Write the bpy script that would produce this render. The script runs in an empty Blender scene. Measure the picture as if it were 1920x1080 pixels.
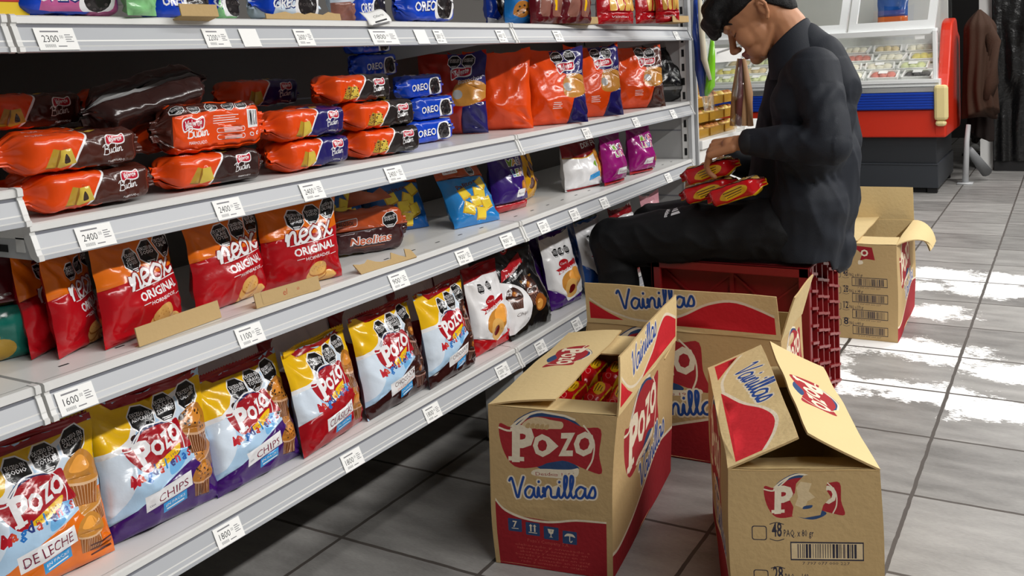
import bpy, bmesh, math, random
import numpy as np
from mathutils import Vector, Matrix, noise
from mathutils.geometry import delaunay_2d_cdt

SC = bpy.context.scene
COL = SC.collection
R = math.radians

# ------------------------------------------------------------------ camera
cam_data = bpy.data.cameras.new('camera')
cam = bpy.data.objects.new('camera', cam_data)
COL.objects.link(cam)
_r = Vector((0.860468, 0.507148, -0.048942))
_u = Vector((0.000263, 0.095618, 0.995418))
_w = Vector((-0.509504, 0.856539, -0.082143))
CAM_M = Matrix(((_r.x, _u.x, -_w.x, 0.3221), (_r.y, _u.y, -_w.y, -1.8929), (_r.z, _u.z, -_w.z, 1.0371), (0, 0, 0, 1)))
cam.matrix_world = CAM_M
cam_data.sensor_width = 36
cam_data.lens = 33.414
cam_data.shift_y = -280 / 1920
cam_data.clip_start = 0.05
SC.camera = cam

# ------------------------------------------------------------------ world, lamps, exposure
SC.view_settings.view_transform = 'Standard'
SC.view_settings.look = 'None'
SC.view_settings.gamma = 1
SC.view_settings.use_curve_mapping = False
SC.view_settings.exposure = -0.12
world = bpy.data.worlds.new('world')
SC.world = world
world.use_nodes = True
world.node_tree.nodes['Background'].inputs[0].default_value = (0.9, 0.95, 1, 1)
world.node_tree.nodes['Background'].inputs[1].default_value = 0.006

def ceiling_lamp(name, loc, sx, sy, power, col=(1, 0.98, 0.95), rot=(0, 0, 0)):
    l = bpy.data.lights.new(name, 'AREA')
    l.shape = 'RECTANGLE'; l.size = sx; l.size_y = sy; l.energy = power; l.color = col
    o = bpy.data.objects.new(name, l); o.location = loc; o.rotation_euler = rot
    COL.objects.link(o)
    return o
# rows of fluorescent tubes under the shop ceiling
for i, y in enumerate((-2.0, -0.6, 0.8, 2.2)):
    ceiling_lamp('tube_lamp_aisle', (2.0, y, 2.72), 0.16, 1.25, (58, 64, 72, 74)[i])
for i, y in enumerate((-0.9, 0.5, 1.9)):
    ceiling_lamp('tube_lamp_middle', (0.35, y, 2.72), 0.16, 1.25, 6)
for i, y in enumerate((3.8, 6.2)):
    ceiling_lamp('tube_lamp_far', (0.9, y, 2.72), 0.16, 1.25, 64)

# ------------------------------------------------------------------ materials
MATS = {}
def lin(c):
    return tuple((v / 255 / 12.92) if v / 255 <= 0.04045 else ((v / 255 + 0.055) / 1.055) ** 2.4 for v in c) + (1,)
def mat(name, col, rough=0.45, spec=0.5, metal=0, coat=0, trans=0, emit=None, es=0, bump=None, vary=None, alpha=1, sss=0):
    """col = sRGB 0-255; bump=(scale, strength, detail); vary=(colour2, scale, sharp)"""
    if name in MATS: return MATS[name]
    m = bpy.data.materials.new(name); m.use_nodes = True
    nt = m.node_tree; p = nt.nodes['Principled BSDF']
    p.inputs['Base Color'].default_value = lin(col)
    p.inputs['Roughness'].default_value = rough
    p.inputs['Specular IOR Level'].default_value = spec
    p.inputs['Metallic'].default_value = metal
    p.inputs['Coat Weight'].default_value = coat
    p.inputs['Coat Roughness'].default_value = 0.12
    p.inputs['Transmission Weight'].default_value = trans
    p.inputs['Alpha'].default_value = alpha
    if sss:
        p.inputs['Subsurface Weight'].default_value = sss
        p.inputs['Subsurface Radius'].default_value = (0.02, 0.008, 0.004)
        p.inputs['Subsurface Scale'].default_value = 0.3
    if emit:
        p.inputs['Emission Color'].default_value = lin(emit); p.inputs['Emission Strength'].default_value = es
    tc = None
    if bump or vary:
        tc = nt.nodes.new('ShaderNodeTexCoord')
    if bump:
        n = nt.nodes.new('ShaderNodeTexNoise'); n.inputs['Scale'].default_value = bump[0]; n.inputs['Detail'].default_value = bump[2]
        b = nt.nodes.new('ShaderNodeBump'); b.inputs['Strength'].default_value = bump[1]; b.inputs['Distance'].default_value = 0.01
        nt.links.new(tc.outputs['Object'], n.inputs['Vector']); nt.links.new(n.outputs['Fac'], b.inputs['Height'])
        nt.links.new(b.outputs['Normal'], p.inputs['Normal'])
    if vary:
        n = nt.nodes.new('ShaderNodeTexNoise'); n.inputs['Scale'].default_value = vary[1]; n.inputs['Detail'].default_value = 5
        r = nt.nodes.new('ShaderNodeValToRGB'); s = vary[2]
        r.color_ramp.elements[0].position = 0.5 - s; r.color_ramp.elements[1].position = 0.5 + s
        r.color_ramp.elements[0].color = lin(col); r.color_ramp.elements[1].color = lin(vary[0])
        nt.links.new(tc.outputs['Object'], n.inputs['Vector']); nt.links.new(n.outputs['Fac'], r.inputs['Fac'])
        nt.links.new(r.outputs['Color'], p.inputs['Base Color'])
    MATS[name] = m
    return m
def film(name, col):                       # printed plastic film of a bag
    return mat('film_' + name, col, rough=0.20, spec=0.6, bump=(48, 0.10, 3))
def kraft(name, col):                      # print on corrugated card
    return mat('card_' + name, col, rough=0.8, spec=0.2, bump=(90, 0.12, 4))

# ------------------------------------------------------------------ objects
def tag(o, label=None, cat=None, group=None, kind=None):
    if label: o['label'] = label
    if cat: o['category'] = cat
    if group: o['group'] = group
    if kind: o['kind'] = kind
    return o
def link(name, me, parent=None, loc=None, rot=None):
    o = bpy.data.objects.new(name, me); COL.objects.link(o)
    if parent: o.parent = parent
    if loc is not None: o.location = loc
    if rot is not None: o.rotation_euler = rot
    return o
def empty(name, loc=(0, 0, 0), rot=(0, 0, 0)):
    o = bpy.data.objects.new(name, None); COL.objects.link(o)
    o.location = loc; o.rotation_euler = rot; o.empty_display_size = 0.05
    return o
def make_mesh(name, verts, faces, mats, midx=None, smooth=True):
    me = bpy.data.meshes.new(name)
    me.from_pydata([tuple(map(float, v)) for v in verts], [], [tuple(int(i) for i in f) for f in faces])
    for m in mats: me.materials.append(m)
    if midx is not None: me.polygons.foreach_set('material_index', np.array(midx, dtype=np.int32))
    me.polygons.foreach_set('use_smooth', np.full(len(me.polygons), bool(smooth)))
    me.update()
    return me
class MB:
    """collects boxes, tubes, lofts ... for ONE mesh object"""
    def __init__(s): s.v = []; s.f = []; s.m = []; s.mats = []
    def mi(s, m):
        if m not in s.mats: s.mats.append(m)
        return s.mats.index(m)
    def add(s, vs, fs, m):
        o = len(s.v); s.v += [tuple(v) for v in vs]
        s.f += [tuple(i + o for i in f) for f in fs]; s.m += [s.mi(m)] * len(fs)
    def box(s, lo, hi, m, M=None):
        x0, y0, z0 = lo; x1, y1, z1 = hi
        vs = [(x0, y0, z0), (x1, y0, z0), (x1, y1, z0), (x0, y1, z0), (x0, y0, z1), (x1, y0, z1), (x1, y1, z1), (x0, y1, z1)]
        if M is not None: vs = [tuple(M @ Vector(v)) for v in vs]
        s.add(vs, [(0, 3, 2, 1), (4, 5, 6, 7), (0, 1, 5, 4), (1, 2, 6, 5), (2, 3, 7, 6), (3, 0, 4, 7)], m)
    def prism(s, prof, axis0, axis1, m, cap=True):
        """prof = closed list of 3D points at start; extrude by vector axis1-axis0"""
        d = Vector(axis1) - Vector(axis0); n = len(prof)
        vs = [Vector(p) for p in prof] + [Vector(p) + d for p in prof]
        fs = [(i, (i + 1) % n, n + (i + 1) % n, n + i) for i in range(n)]
        if cap: fs += [tuple(range(n - 1, -1, -1)), tuple(range(n, 2 * n))]
        s.add(vs, fs, m)
    def tube(s, pts, r, m, n=10, cap=True, flat=1.0):
        pts = [Vector(p) for p in pts]
        rs = r if isinstance(r, (list, tuple)) else [r] * len(pts)
        up = Vector((0, 0, 1)); vs = []
        for i, p in enumerate(pts):
            t = (pts[min(i + 1, len(pts) - 1)] - pts[max(i - 1, 0)]).normalized()
            a = t.cross(up)
            if a.length < 1e-3: a = t.cross(Vector((1, 0, 0)))
            a.normalize(); b = a.cross(t)
            for k in range(n):
                th = 2 * math.pi * k / n
                vs.append(p + a * (math.cos(th) * rs[i]) + b * (math.sin(th) * rs[i] * flat))
        fs = []
        for i in range(len(pts) - 1):
            for k in range(n):
                fs.append((i * n + k, i * n + (k + 1) % n, (i + 1) * n + (k + 1) % n, (i + 1) * n + k))
        if cap: fs += [tuple(range(n - 1, -1, -1)), tuple(range((len(pts) - 1) * n, len(pts) * n))]
        s.add(vs, fs, m)
    def ball(s, c, rx, ry, rz, m, nu=16, nv=10, M=None):
        vs = []; fs = []
        for j in range(nv + 1):
            ph = math.pi * j / nv
            for i in range(nu):
                th = 2 * math.pi * i / nu
                v = Vector((rx * math.sin(ph) * math.cos(th), ry * math.sin(ph) * math.sin(th), rz * math.cos(ph)))
                if M is not None: v = M @ v
                vs.append(v + Vector(c))
        for j in range(nv):
            for i in range(nu):
                fs.append((j * nu + i, (j + 1) * nu + i, (j + 1) * nu + (i + 1) % nu, j * nu + (i + 1) % nu))
        s.add(vs, fs, m)
    def mesh(s, name, smooth=False, bevel=0):
        return make_mesh(name, s.v, s.f, s.mats, s.m, smooth)
    def obj(s, name, parent=None, smooth=False, bevel=0, loc=None, rot=None):
        o = link(name, s.mesh(name, smooth), parent, loc, rot)
        if bevel:
            b = o.modifiers.new('bevel', 'BEVEL'); b.width = bevel; b.segments = 2; b.limit_method = 'ANGLE'
        return o

# ------------------------------------------------------------------ flat artwork -> one triangulated sheet
TXT = {}
def text_edges(body, shear=0.0, bold=0.0, res=2):
    """directed boundary edges of a filled text, size 1, left aligned at x=0 on the baseline"""
    key = (body, shear, bold, res)
    if key in TXT: return TXT[key]
    cu = bpy.data.curves.new('t', 'FONT'); cu.body = body; cu.size = 1; cu.shear = shear; cu.offset = bold
    cu.resolution_u = res; cu.fill_mode = 'FRONT'
    ob = bpy.data.objects.new('t', cu)
    me = bpy.data.meshes.new_from_object(ob)
    v = np.array([p.co[:2] for p in me.vertices]); cnt = {}
    for p in me.polygons:
        idx = list(p.vertices); a = 0
        for i in range(len(idx)):
            x, y = v[idx[i]], v[idx[(i + 1) % len(idx)]]; a += x[0] * y[1] - x[1] * y[0]
        if a < 0: idx.reverse()
        for i in range(len(idx)): cnt[(idx[i], idx[(i + 1) % len(idx)])] = 1
    e = [(a, b) for (a, b) in cnt if (b, a) not in cnt]
    E = np.array([(v[a], v[b]) for a, b in e]) if e else np.zeros((0, 2, 2))
    bpy.data.objects.remove(ob); bpy.data.curves.remove(cu); bpy.data.meshes.remove(me)
    if len(E): E[:, :, 0] -= E[:, :, 0].min()
    TXT[key] = E
    return E
def loop_edges(pts):
    p = np.array(pts, float); return np.stack([p, np.roll(p, -1, 0)], 1)
def smooth_line(pts, n=6, closed=False):
    P = [np.array(p, float) for p in pts]; out = []
    N = len(P); rng = range(N if closed else N - 1)
    for i in rng:
        if closed: a, b, c, d = P[(i - 1) % N], P[i], P[(i + 1) % N], P[(i + 2) % N]
        else: a, b, c, d = P[max(i - 1, 0)], P[i], P[i + 1], P[min(i + 2, N - 1)]
        for k in range(n):
            t = k / n
            out.append(0.5 * (2 * b + (c - a) * t + (2 * a - 5 * b + 4 * c - d) * t * t + (3 * b - a - 3 * c + d) * t ** 3))
    if not closed: out.append(P[-1])
    return out
GLY = {  # handwriting strokes, x-height = 1: (list of strokes, advance)
 'V': ([[(-.1, 1.55), (.1, 1.8), (.22, 1.2), (.42, .02), (.7, .8), (1.1, 1.85)]], 1.0),
 'B': ([[(.32, 1.75), (.2, .9), (.0, -.1)], [(-.2, 1.5), (.3, 1.95), (1.0, 1.85), (1.0, 1.25), (.35, 1.0), (1.1, .85), (1.1, .15), (.5, -.1), (-.1, .05)]], 1.3),
 'a': ([[(.8, .85), (.45, 1.0), (.1, .6), (.15, .12), (.48, .05), (.76, .5), (.84, .95), (.8, .3), (.93, .05), (1.12, .25)]], 1.02),
 'i': ([[(.02, .3), (.2, .95), (.17, .3), (.3, .05), (.5, .25)], [(.26, 1.4), (.29, 1.45)]], .48),
 'n': ([[(.02, .5), (.14, .95), (.12, .05), (.22, .6), (.5, 1.0), (.68, .75), (.64, .2), (.8, .05), (.98, .25)]], .92),
 'l': ([[(.0, .25), (.33, 1.15), (.42, 1.8), (.26, 1.92), (.16, 1.2), (.17, .3), (.3, .05), (.5, .25)]], .48),
 's': ([[(.0, .2), (.42, 1.0), (.58, .55), (.45, .1), (.12, .08)]], .7),
 'u': ([[(.05, .95), (.04, .3), (.25, .02), (.5, .2), (.62, .95), (.61, .3), (.75, .05), (.92, .25)]], .88),
 'd': ([[(.75, .85), (.4, 1.0), (.1, .6), (.15, .12), (.45, .05), (.74, .5), (.9, 1.85), (.78, .5), (.88, .05), (1.1, .25)]], 1.0),
 'e': ([[(.08, .5), (.55, .55), (.7, .8), (.45, 1.0), (.15, .75), (.12, .25), (.4, .02), (.8, .3)]], .82),
 'o': ([[(.45, 1.0), (.12, .7), (.14, .2), (.45, .02), (.76, .25), (.78, .75), (.47, 1.0), (.42, .98)]], .92),
 'x': ([[(.0, .95), (.28, .9), (.5, .3), (.75, .05), (1.0, .25)], [(.85, 1.0), (.5, .55), (.1, .02)]], .95),
 'N': ([[(.02, .85), (.16, 1.0), (.16, .5), (.12, .0), (.2, .55), (.45, 1.0), (.62, .85), (.62, .3), (.72, .06), (.86, .2)]], .95),
}
class Art:
    def __init__(s, w, h, base, fin=film):
        s.w, s.h = w, h; s.fin = fin; s.shapes = []; s.mats = [base]; s.M = np.eye(3)
    def _m(s, m):
        if m not in s.mats: s.mats.append(m)
        return s.mats.index(m)
    def at(s, x, y, rot=0, sc=1, sx=1):
        c, n = math.cos(R(rot)), math.sin(R(rot))
        s.M = np.array([[c * sc * sx, -n * sc, x], [n * sc * sx, c * sc, y], [0, 0, 1]]); return s
    def edges(s, E, m):
        if not len(E): return s
        P = E.reshape(-1, 2); P = P @ s.M[:2, :2].T + s.M[:2, 2]
        s.shapes.append((P.reshape(-1, 2, 2), s._m(m))); return s
    def poly(s, pts, m): return s.edges(loop_edges(pts), m)
    def blob(s, pts, m, n=5): return s.edges(loop_edges(smooth_line(pts, n, True)), m)
    def rect(s, x0, y0, x1, y1, m): return s.poly([(x0, y0), (x1, y0), (x1, y1), (x0, y1)], m)
    def rrect(s, x0, y0, x1, y1, r, m):
        pts = []
        for cx, cy, a in ((x1 - r, y1 - r, 0), (x0 + r, y1 - r, 90), (x0 + r, y0 + r, 180), (x1 - r, y0 + r, 270)):
            for k in range(4): pts.append((cx + r * math.cos(R(a + 30 * k)), cy + r * math.sin(R(a + 30 * k))))
        return s.poly(pts, m)
    def ell(s, x, y, rx, ry, m, rot=0, n=20):
        c, q = math.cos(R(rot)), math.sin(R(rot)); pts = []
        for k in range(n):
            a = 2 * math.pi * k / n; u, v = rx * math.cos(a), ry * math.sin(a)
            pts.append((x + c * u - q * v, y + q * u + c * v))
        return s.poly(pts, m)
    def stroke(s, pts, wd, m, n=4):
        L = smooth_line(pts, n) if n > 1 else [np.array(p, float) for p in pts]
        L = [L[0]] + [b for a, b in zip(L, L[1:]) if np.hypot(*(b - a)) > 1e-6]
        r = wd / 2; left = []; right = []
        for i, p in enumerate(L):
            t = L[min(i + 1, len(L) - 1)] - L[max(i - 1, 0)]; t = t / (np.hypot(*t) + 1e-9); nn = np.array([-t[1], t[0]])
            left.append(p + nn * r); right.append(p - nn * r)
            if i == len(L) - 1: t1 = t
            if i == 0: t0 = t
        cap = lambda c, t: [c + r * (np.array([t[0] * math.cos(a) - t[1] * math.sin(a), t[1] * math.cos(a) + t[0] * math.sin(a)])) for a in (-.9, 0, .9)]
        loop = right + cap(L[-1], t1) + left[::-1] + cap(L[0], -t0)
        return s.edges(loop_edges(loop), m)
    def script(s, word, x, y, size, wd, m, slope=0, n=4, sx=1):
        """joined handwriting; size = x-height"""
        for ch in word:
            st, adv = GLY[ch]
            for q in st: s.stroke([(x + a * size * sx, y + b * size + slope * (x + a * size * sx)) for a, b in q], wd, m, n)
            x += adv * size * sx
        return x
    def text(s, body, x, y, size, m, width=None, shear=0, bold=0, rot=0, align='C', res=2, sy=1):
        E = text_edges(body, shear, bold, res).copy()
        if not len(E): return s
        w = E[:, :, 0].max(); k = size if width is None else width / w
        E = E * np.array([k, size * sy]); w = w * k
        if align == 'C': E[:, :, 0] -= w / 2
        elif align == 'R': E[:, :, 0] -= w
        c, n = math.cos(R(rot)), math.sin(R(rot))
        E = E @ np.array([[c, n], [-n, c]]) + np.array([x, y])
        return s.edges(E, m)
    def sheet(s, grid=0.006, y0=0.0):
        """triangulate: returns 2D verts, tris, material index"""
        w, h = s.w, s.h
        nx = max(1, int(round(w / grid))); ny = max(1, int(round(h / grid)))
        gx, gy = np.meshgrid(np.linspace(-w / 2, w / 2, nx + 1), np.linspace(y0, y0 + h, ny + 1))
        V = [np.stack([gx.ravel(), gy.ravel()], 1)]; ED = []; n = (nx + 1) * (ny + 1)
        c = [0, nx, (nx + 1) * (ny + 1) - 1, (nx + 1) * ny]
        ED += [(c[i], c[(i + 1) % 4]) for i in range(4)]
        for E, mi in s.shapes:
            P = E.reshape(-1, 2)
            lo = np.array([-w / 2, y0]) ; hi = np.array([w / 2, y0 + h])
            ok = ((E.min(1) <= hi) & (E.max(1) >= lo)).all(1)
            for e in E[ok]:
                V.append(e); ED.append((n, n + 1)); n += 2
        V = np.concatenate(V)
        r = delaunay_2d_cdt([Vector(p) for p in V], ED, [], 0, 1e-6)
        v2 = np.array([p[:] for p in r[0]]); T = np.array([t[:3] for t in r[2]], dtype=int)
        a, b, cc = v2[T[:, 0]], v2[T[:, 1]], v2[T[:, 2]]
        ctr = (a + b + cc) / 3
        inside = (np.abs(ctr[:, 0]) < w / 2) & (ctr[:, 1] > y0) & (ctr[:, 1] < y0 + h)
        area = np.abs((b - a)[:, 0] * (cc - a)[:, 1] - (b - a)[:, 1] * (cc - a)[:, 0])
        T = T[inside]
        ctr = v2[T].mean(1); mi_out = np.zeros(len(T), dtype=int)
        for E, mi in s.shapes:
            lo = E.reshape(-1, 2).min(0); hi = E.reshape(-1, 2).max(0)
            cand = np.nonzero(((ctr > lo) & (ctr < hi)).all(1))[0]
            if not len(cand): continue
            p = ctr[cand]; wn = np.zeros(len(p), int)
            ax, ay, bx, by = E[:, 0, 0], E[:, 0, 1], E[:, 1, 0], E[:, 1, 1]
            for i0 in range(0, len(p), 2000):
                q = p[i0:i0 + 2000]; px, py = q[:, :1], q[:, 1:]
                side = (bx - ax) * (py - ay) - (px - ax) * (by - ay)
                up = (ay <= py) & (by > py) & (side > 0); dn = (ay > py) & (by <= py) & (side < 0)
                wn[i0:i0 + 2000] = up.sum(1) - dn.sum(1)
            mi_out[cand[wn != 0]] = mi
        # keep triangles counter-clockwise
        a, b, cc = v2[T[:, 0]], v2[T[:, 1]], v2[T[:, 2]]
        neg = ((b - a)[:, 0] * (cc - a)[:, 1] - (b - a)[:, 1] * (cc - a)[:, 0]) < 0
        T[neg] = T[neg][:, ::-1]
        used, inv = np.unique(T, return_inverse=True)
        return v2[used], inv.reshape(T.shape), mi_out

# points of the place, found on known planes (floor, shelf boards, shelf fronts)
_C = Vector((0.3221, -1.8929, 1.0371))
def _ray(px, py): return _w + _r * ((px - 960) / 1782.08) - _u * ((py - 260) / 1782.08)
def at_z(px, py, z=0.0):
    d = _ray(px, py); return _C + d * ((z - _C.z) / d.z)
def at_x(px, py, x):
    d = _ray(px, py); return _C + d * ((x - _C.x) / d.x)
def at_y(px, py, y):
    d = _ray(px, py); return _C + d * ((y - _C.y) / d.y)
def at_plane(px, py, p, n):
    d = _ray(px, py); p = Vector(p); n = Vector(n); return _C + d * ((p - _C).dot(n) / d.dot(n))

def nz(x, y, z=0.0): return noise.noise(Vector((x, y, z)))

# ================================================================== THE SHOP
T = 0.36                                    # tile size
zA, zB, zC, zD = 1.130, 0.848, 0.626, 0.293  # shelf boards

def floor_material():
    m = bpy.data.materials.new('floor_tiles'); m.use_nodes = True; nt = m.node_tree; L = nt.links
    p = nt.nodes['Principled BSDF']; tc = nt.nodes.new('ShaderNodeTexCoord')
    def N(t, **k):
        n = nt.nodes.new(t)
        for a, b in k.items(): setattr(n, a, b)
        return n
    def math_(op, a, b=None, c=None):
        n = N('ShaderNodeMath', operation=op)
        for i, v in enumerate((a, b, c)):
            if v is None: continue
            if isinstance(v, (int, float)): n.inputs[i].default_value = v
            else: L.new(v, n.inputs[i])
        return n.outputs[0]
    def noise_(scale, detail, vec=None, rough=0.5):
        n = N('ShaderNodeTexNoise'); n.inputs['Scale'].default_value = scale; n.inputs['Detail'].default_value = detail
        n.inputs['Roughness'].default_value = rough
        L.new(vec or tc.outputs['Object'], n.inputs['Vector']); return n.outputs['Fac']
    sep = N('ShaderNodeSeparateXYZ'); L.new(tc.outputs['Object'], sep.inputs[0])
    gs = []
    wob = math_('MULTIPLY', math_('SUBTRACT', noise_(14, 3), 0.5), 0.018)
    for ax in (0, 1):
        f = math_('FRACT', math_('ADD', math_('ADD', math_('MULTIPLY', sep.outputs[ax], 1 / T), 100.5), wob))
        d = math_('ABSOLUTE', math_('SUBTRACT', f, 0.5))
        gs.append(d)
    dist = math_('MINIMUM', gs[0], gs[1])
    grout = math_('LESS_THAN', dist, 0.0125)
    # per-tile tone
    fl = N('ShaderNodeVectorMath', operation='FLOOR'); sc = N('ShaderNodeVectorMath', operation='SCALE'); sc.inputs['Scale'].default_value = 1 / T
    ad = N('ShaderNodeVectorMath', operation='ADD'); ad.inputs[1].default_value = (100.0, 100.0, 0.5)
    L.new(tc.outputs['Object'], sc.inputs[0]); L.new(sc.outputs[0], ad.inputs[0]); L.new(ad.outputs[0], fl.inputs[0])
    wn = N('ShaderNodeTexWhiteNoise'); L.new(fl.outputs[0], wn.inputs['Vector'])
    mp = N('ShaderNodeMapping'); mp.inputs['Rotation'].default_value = (0, 0, 0.6); mp.inputs['Scale'].default_value = (1, 3.2, 1)
    L.new(tc.outputs['Object'], mp.inputs['Vector'])
    t = math_('ADD', math_('MULTIPLY', noise_(5, 6, mp.outputs[0]), 0.75), math_('MULTIPLY', wn.outputs['Value'], 0.25))
    t = math_('ADD', t, math_('MULTIPLY', math_('SUBTRACT', noise_(90, 3, mp.outputs[0]), 0.5), 0.25))
    ramp = N('ShaderNodeValToRGB'); L.new(t, ramp.inputs['Fac'])
    ramp.color_ramp.elements[0].position = 0.25; ramp.color_ramp.elements[0].color = lin((108, 106, 104))
    ramp.color_ramp.elements[1].position = 0.8; ramp.color_ramp.elements[1].color = lin((170, 168, 165))
    # ragged white patches on some tiles
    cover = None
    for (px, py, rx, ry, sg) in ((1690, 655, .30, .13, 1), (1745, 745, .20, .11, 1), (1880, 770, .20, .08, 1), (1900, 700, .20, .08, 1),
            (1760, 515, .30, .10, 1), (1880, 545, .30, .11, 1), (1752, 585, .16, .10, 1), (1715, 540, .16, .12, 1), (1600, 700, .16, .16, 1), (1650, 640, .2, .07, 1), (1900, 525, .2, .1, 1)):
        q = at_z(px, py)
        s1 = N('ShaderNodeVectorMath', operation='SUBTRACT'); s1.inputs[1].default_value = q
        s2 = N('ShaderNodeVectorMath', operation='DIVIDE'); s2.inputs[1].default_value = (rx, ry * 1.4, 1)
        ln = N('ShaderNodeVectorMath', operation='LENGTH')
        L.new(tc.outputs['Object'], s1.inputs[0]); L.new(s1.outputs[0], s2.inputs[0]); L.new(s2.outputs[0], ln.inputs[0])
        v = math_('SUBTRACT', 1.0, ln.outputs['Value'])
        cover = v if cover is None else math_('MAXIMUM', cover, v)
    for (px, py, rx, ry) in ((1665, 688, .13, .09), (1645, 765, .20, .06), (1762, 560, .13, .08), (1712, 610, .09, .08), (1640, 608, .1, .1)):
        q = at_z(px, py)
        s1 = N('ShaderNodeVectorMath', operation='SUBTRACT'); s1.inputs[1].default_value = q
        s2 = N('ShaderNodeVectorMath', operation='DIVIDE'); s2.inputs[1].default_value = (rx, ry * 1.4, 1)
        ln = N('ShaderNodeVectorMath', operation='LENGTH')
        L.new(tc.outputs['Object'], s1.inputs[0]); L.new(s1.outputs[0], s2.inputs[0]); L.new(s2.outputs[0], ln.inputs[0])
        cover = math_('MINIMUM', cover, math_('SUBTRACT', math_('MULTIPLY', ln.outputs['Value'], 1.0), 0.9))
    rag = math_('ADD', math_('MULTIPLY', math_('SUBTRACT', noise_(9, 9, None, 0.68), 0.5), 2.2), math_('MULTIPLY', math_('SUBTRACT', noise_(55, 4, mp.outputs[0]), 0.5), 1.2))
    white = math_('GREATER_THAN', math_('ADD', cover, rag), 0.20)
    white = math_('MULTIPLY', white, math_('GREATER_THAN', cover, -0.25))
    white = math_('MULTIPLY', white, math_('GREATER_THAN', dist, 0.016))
    def mix(fac, a, b):
        n = N('ShaderNodeMix', data_type='RGBA'); L.new(fac, n.inputs[0])
        for i, v in ((6, a), (7, b)):
            if isinstance(v, tuple): n.inputs[i].default_value = v
            else: L.new(v, n.inputs[i])
        return n.outputs[2]
    c = mix(grout, ramp.outputs['Color'], lin((74, 68, 64)))
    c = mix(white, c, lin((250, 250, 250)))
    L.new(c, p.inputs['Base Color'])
    L.new(math_('ADD', math_('MULTIPLY', grout, 0.3), math_('ADD', 0.30, math_('MULTIPLY', noise_(30, 4), 0.22))), p.inputs['Roughness'])
    b = N('ShaderNodeBump'); b.inputs['Strength'].default_value = 0.35; b.inputs['Distance'].default_value = 0.004
    hgt = math_('ADD', math_('MULTIPLY', grout, -1.0), math_('MULTIPLY', noise_(70, 5, mp.outputs[0]), 0.25))
    L.new(hgt, b.inputs['Height']); L.new(b.outputs['Normal'], p.inputs['Normal'])
    return m
def slab(name, lo, hi, m):
    b = MB(); b.box(lo, hi, m); return tag(b.obj(name), kind='structure')
X0, X1, Y0, Y1, H = -3.2, 3.2, -4.2, 9.0, 2.9
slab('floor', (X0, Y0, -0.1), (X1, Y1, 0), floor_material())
wallp = mat('wall_paint', (196, 194, 188), 0.8)
slab('wall_left', (X0 - 0.1, Y0, 0), (X0, Y1, H), wallp)
slab('wall_right', (X1, Y0, 0), (X1 + 0.1, Y1, H), mat('wall_dark', (70, 68, 66), 0.8))
slab('wall_back', (X0 - 0.1, Y1, 0), (X1 + 0.1, Y1 + 0.1, H), mat('wall_far', (46, 44, 44), 0.7))
slab('wall_front', (X0 - 0.1, Y0 - 0.1, 0), (X1 + 0.1, Y0, H), mat('wall_dark', (70, 68, 66), 0.8))
slab('ceiling', (X0 - 0.1, Y0 - 0.1, H), (X1 + 0.1, Y1 + 0.1, H + 0.1), mat('ceiling_paint', (96, 96, 95), 0.9))

# ------------------------------------------------------------------ gondola shelving
M_board = mat('shelf_enamel', (226, 226, 224), 0.28, 0.5)
M_rail = mat('price_rail', (176, 179, 184), 0.35, 0.5)
M_nose = mat('rail_nose', (222, 222, 220), 0.35, 0.5)
M_groove = mat('rail_groove', (120, 122, 130), 0.5)
M_back = mat('back_panel', (84, 81, 78), 0.6); M_end = mat('end_panel_enamel', (166, 166, 166), 0.55)
M_steel = mat('upright_steel', (188, 190, 192), 0.45)
M_dark = mat('dark_gap', (14, 14, 15), 0.8)
LIP = [(-0.012, 0.0), (0.0, 0.0), (0.0035, -0.002), (0.0045, -0.011), (0.0015, -0.0125), (0.0015, -0.0155), (0.0035, -0.0165), (0.0075, -0.0255),
       (0.0115, -0.0345), (0.0120, -0.0365), (0.0150, -0.0425), (0.0180, -0.0440), (0.0190, -0.0500), (0.0140, -0.0515), (0.0, -0.046), (-0.012, -0.012)]
LIPM = ['n', 'n', 'n', 'n', 'g', 'g', 'r', 'r', 'n', 'r', 'n', 'r', 'r', 'r', 'r', 'r']
DEPTH = 0.45
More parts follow.
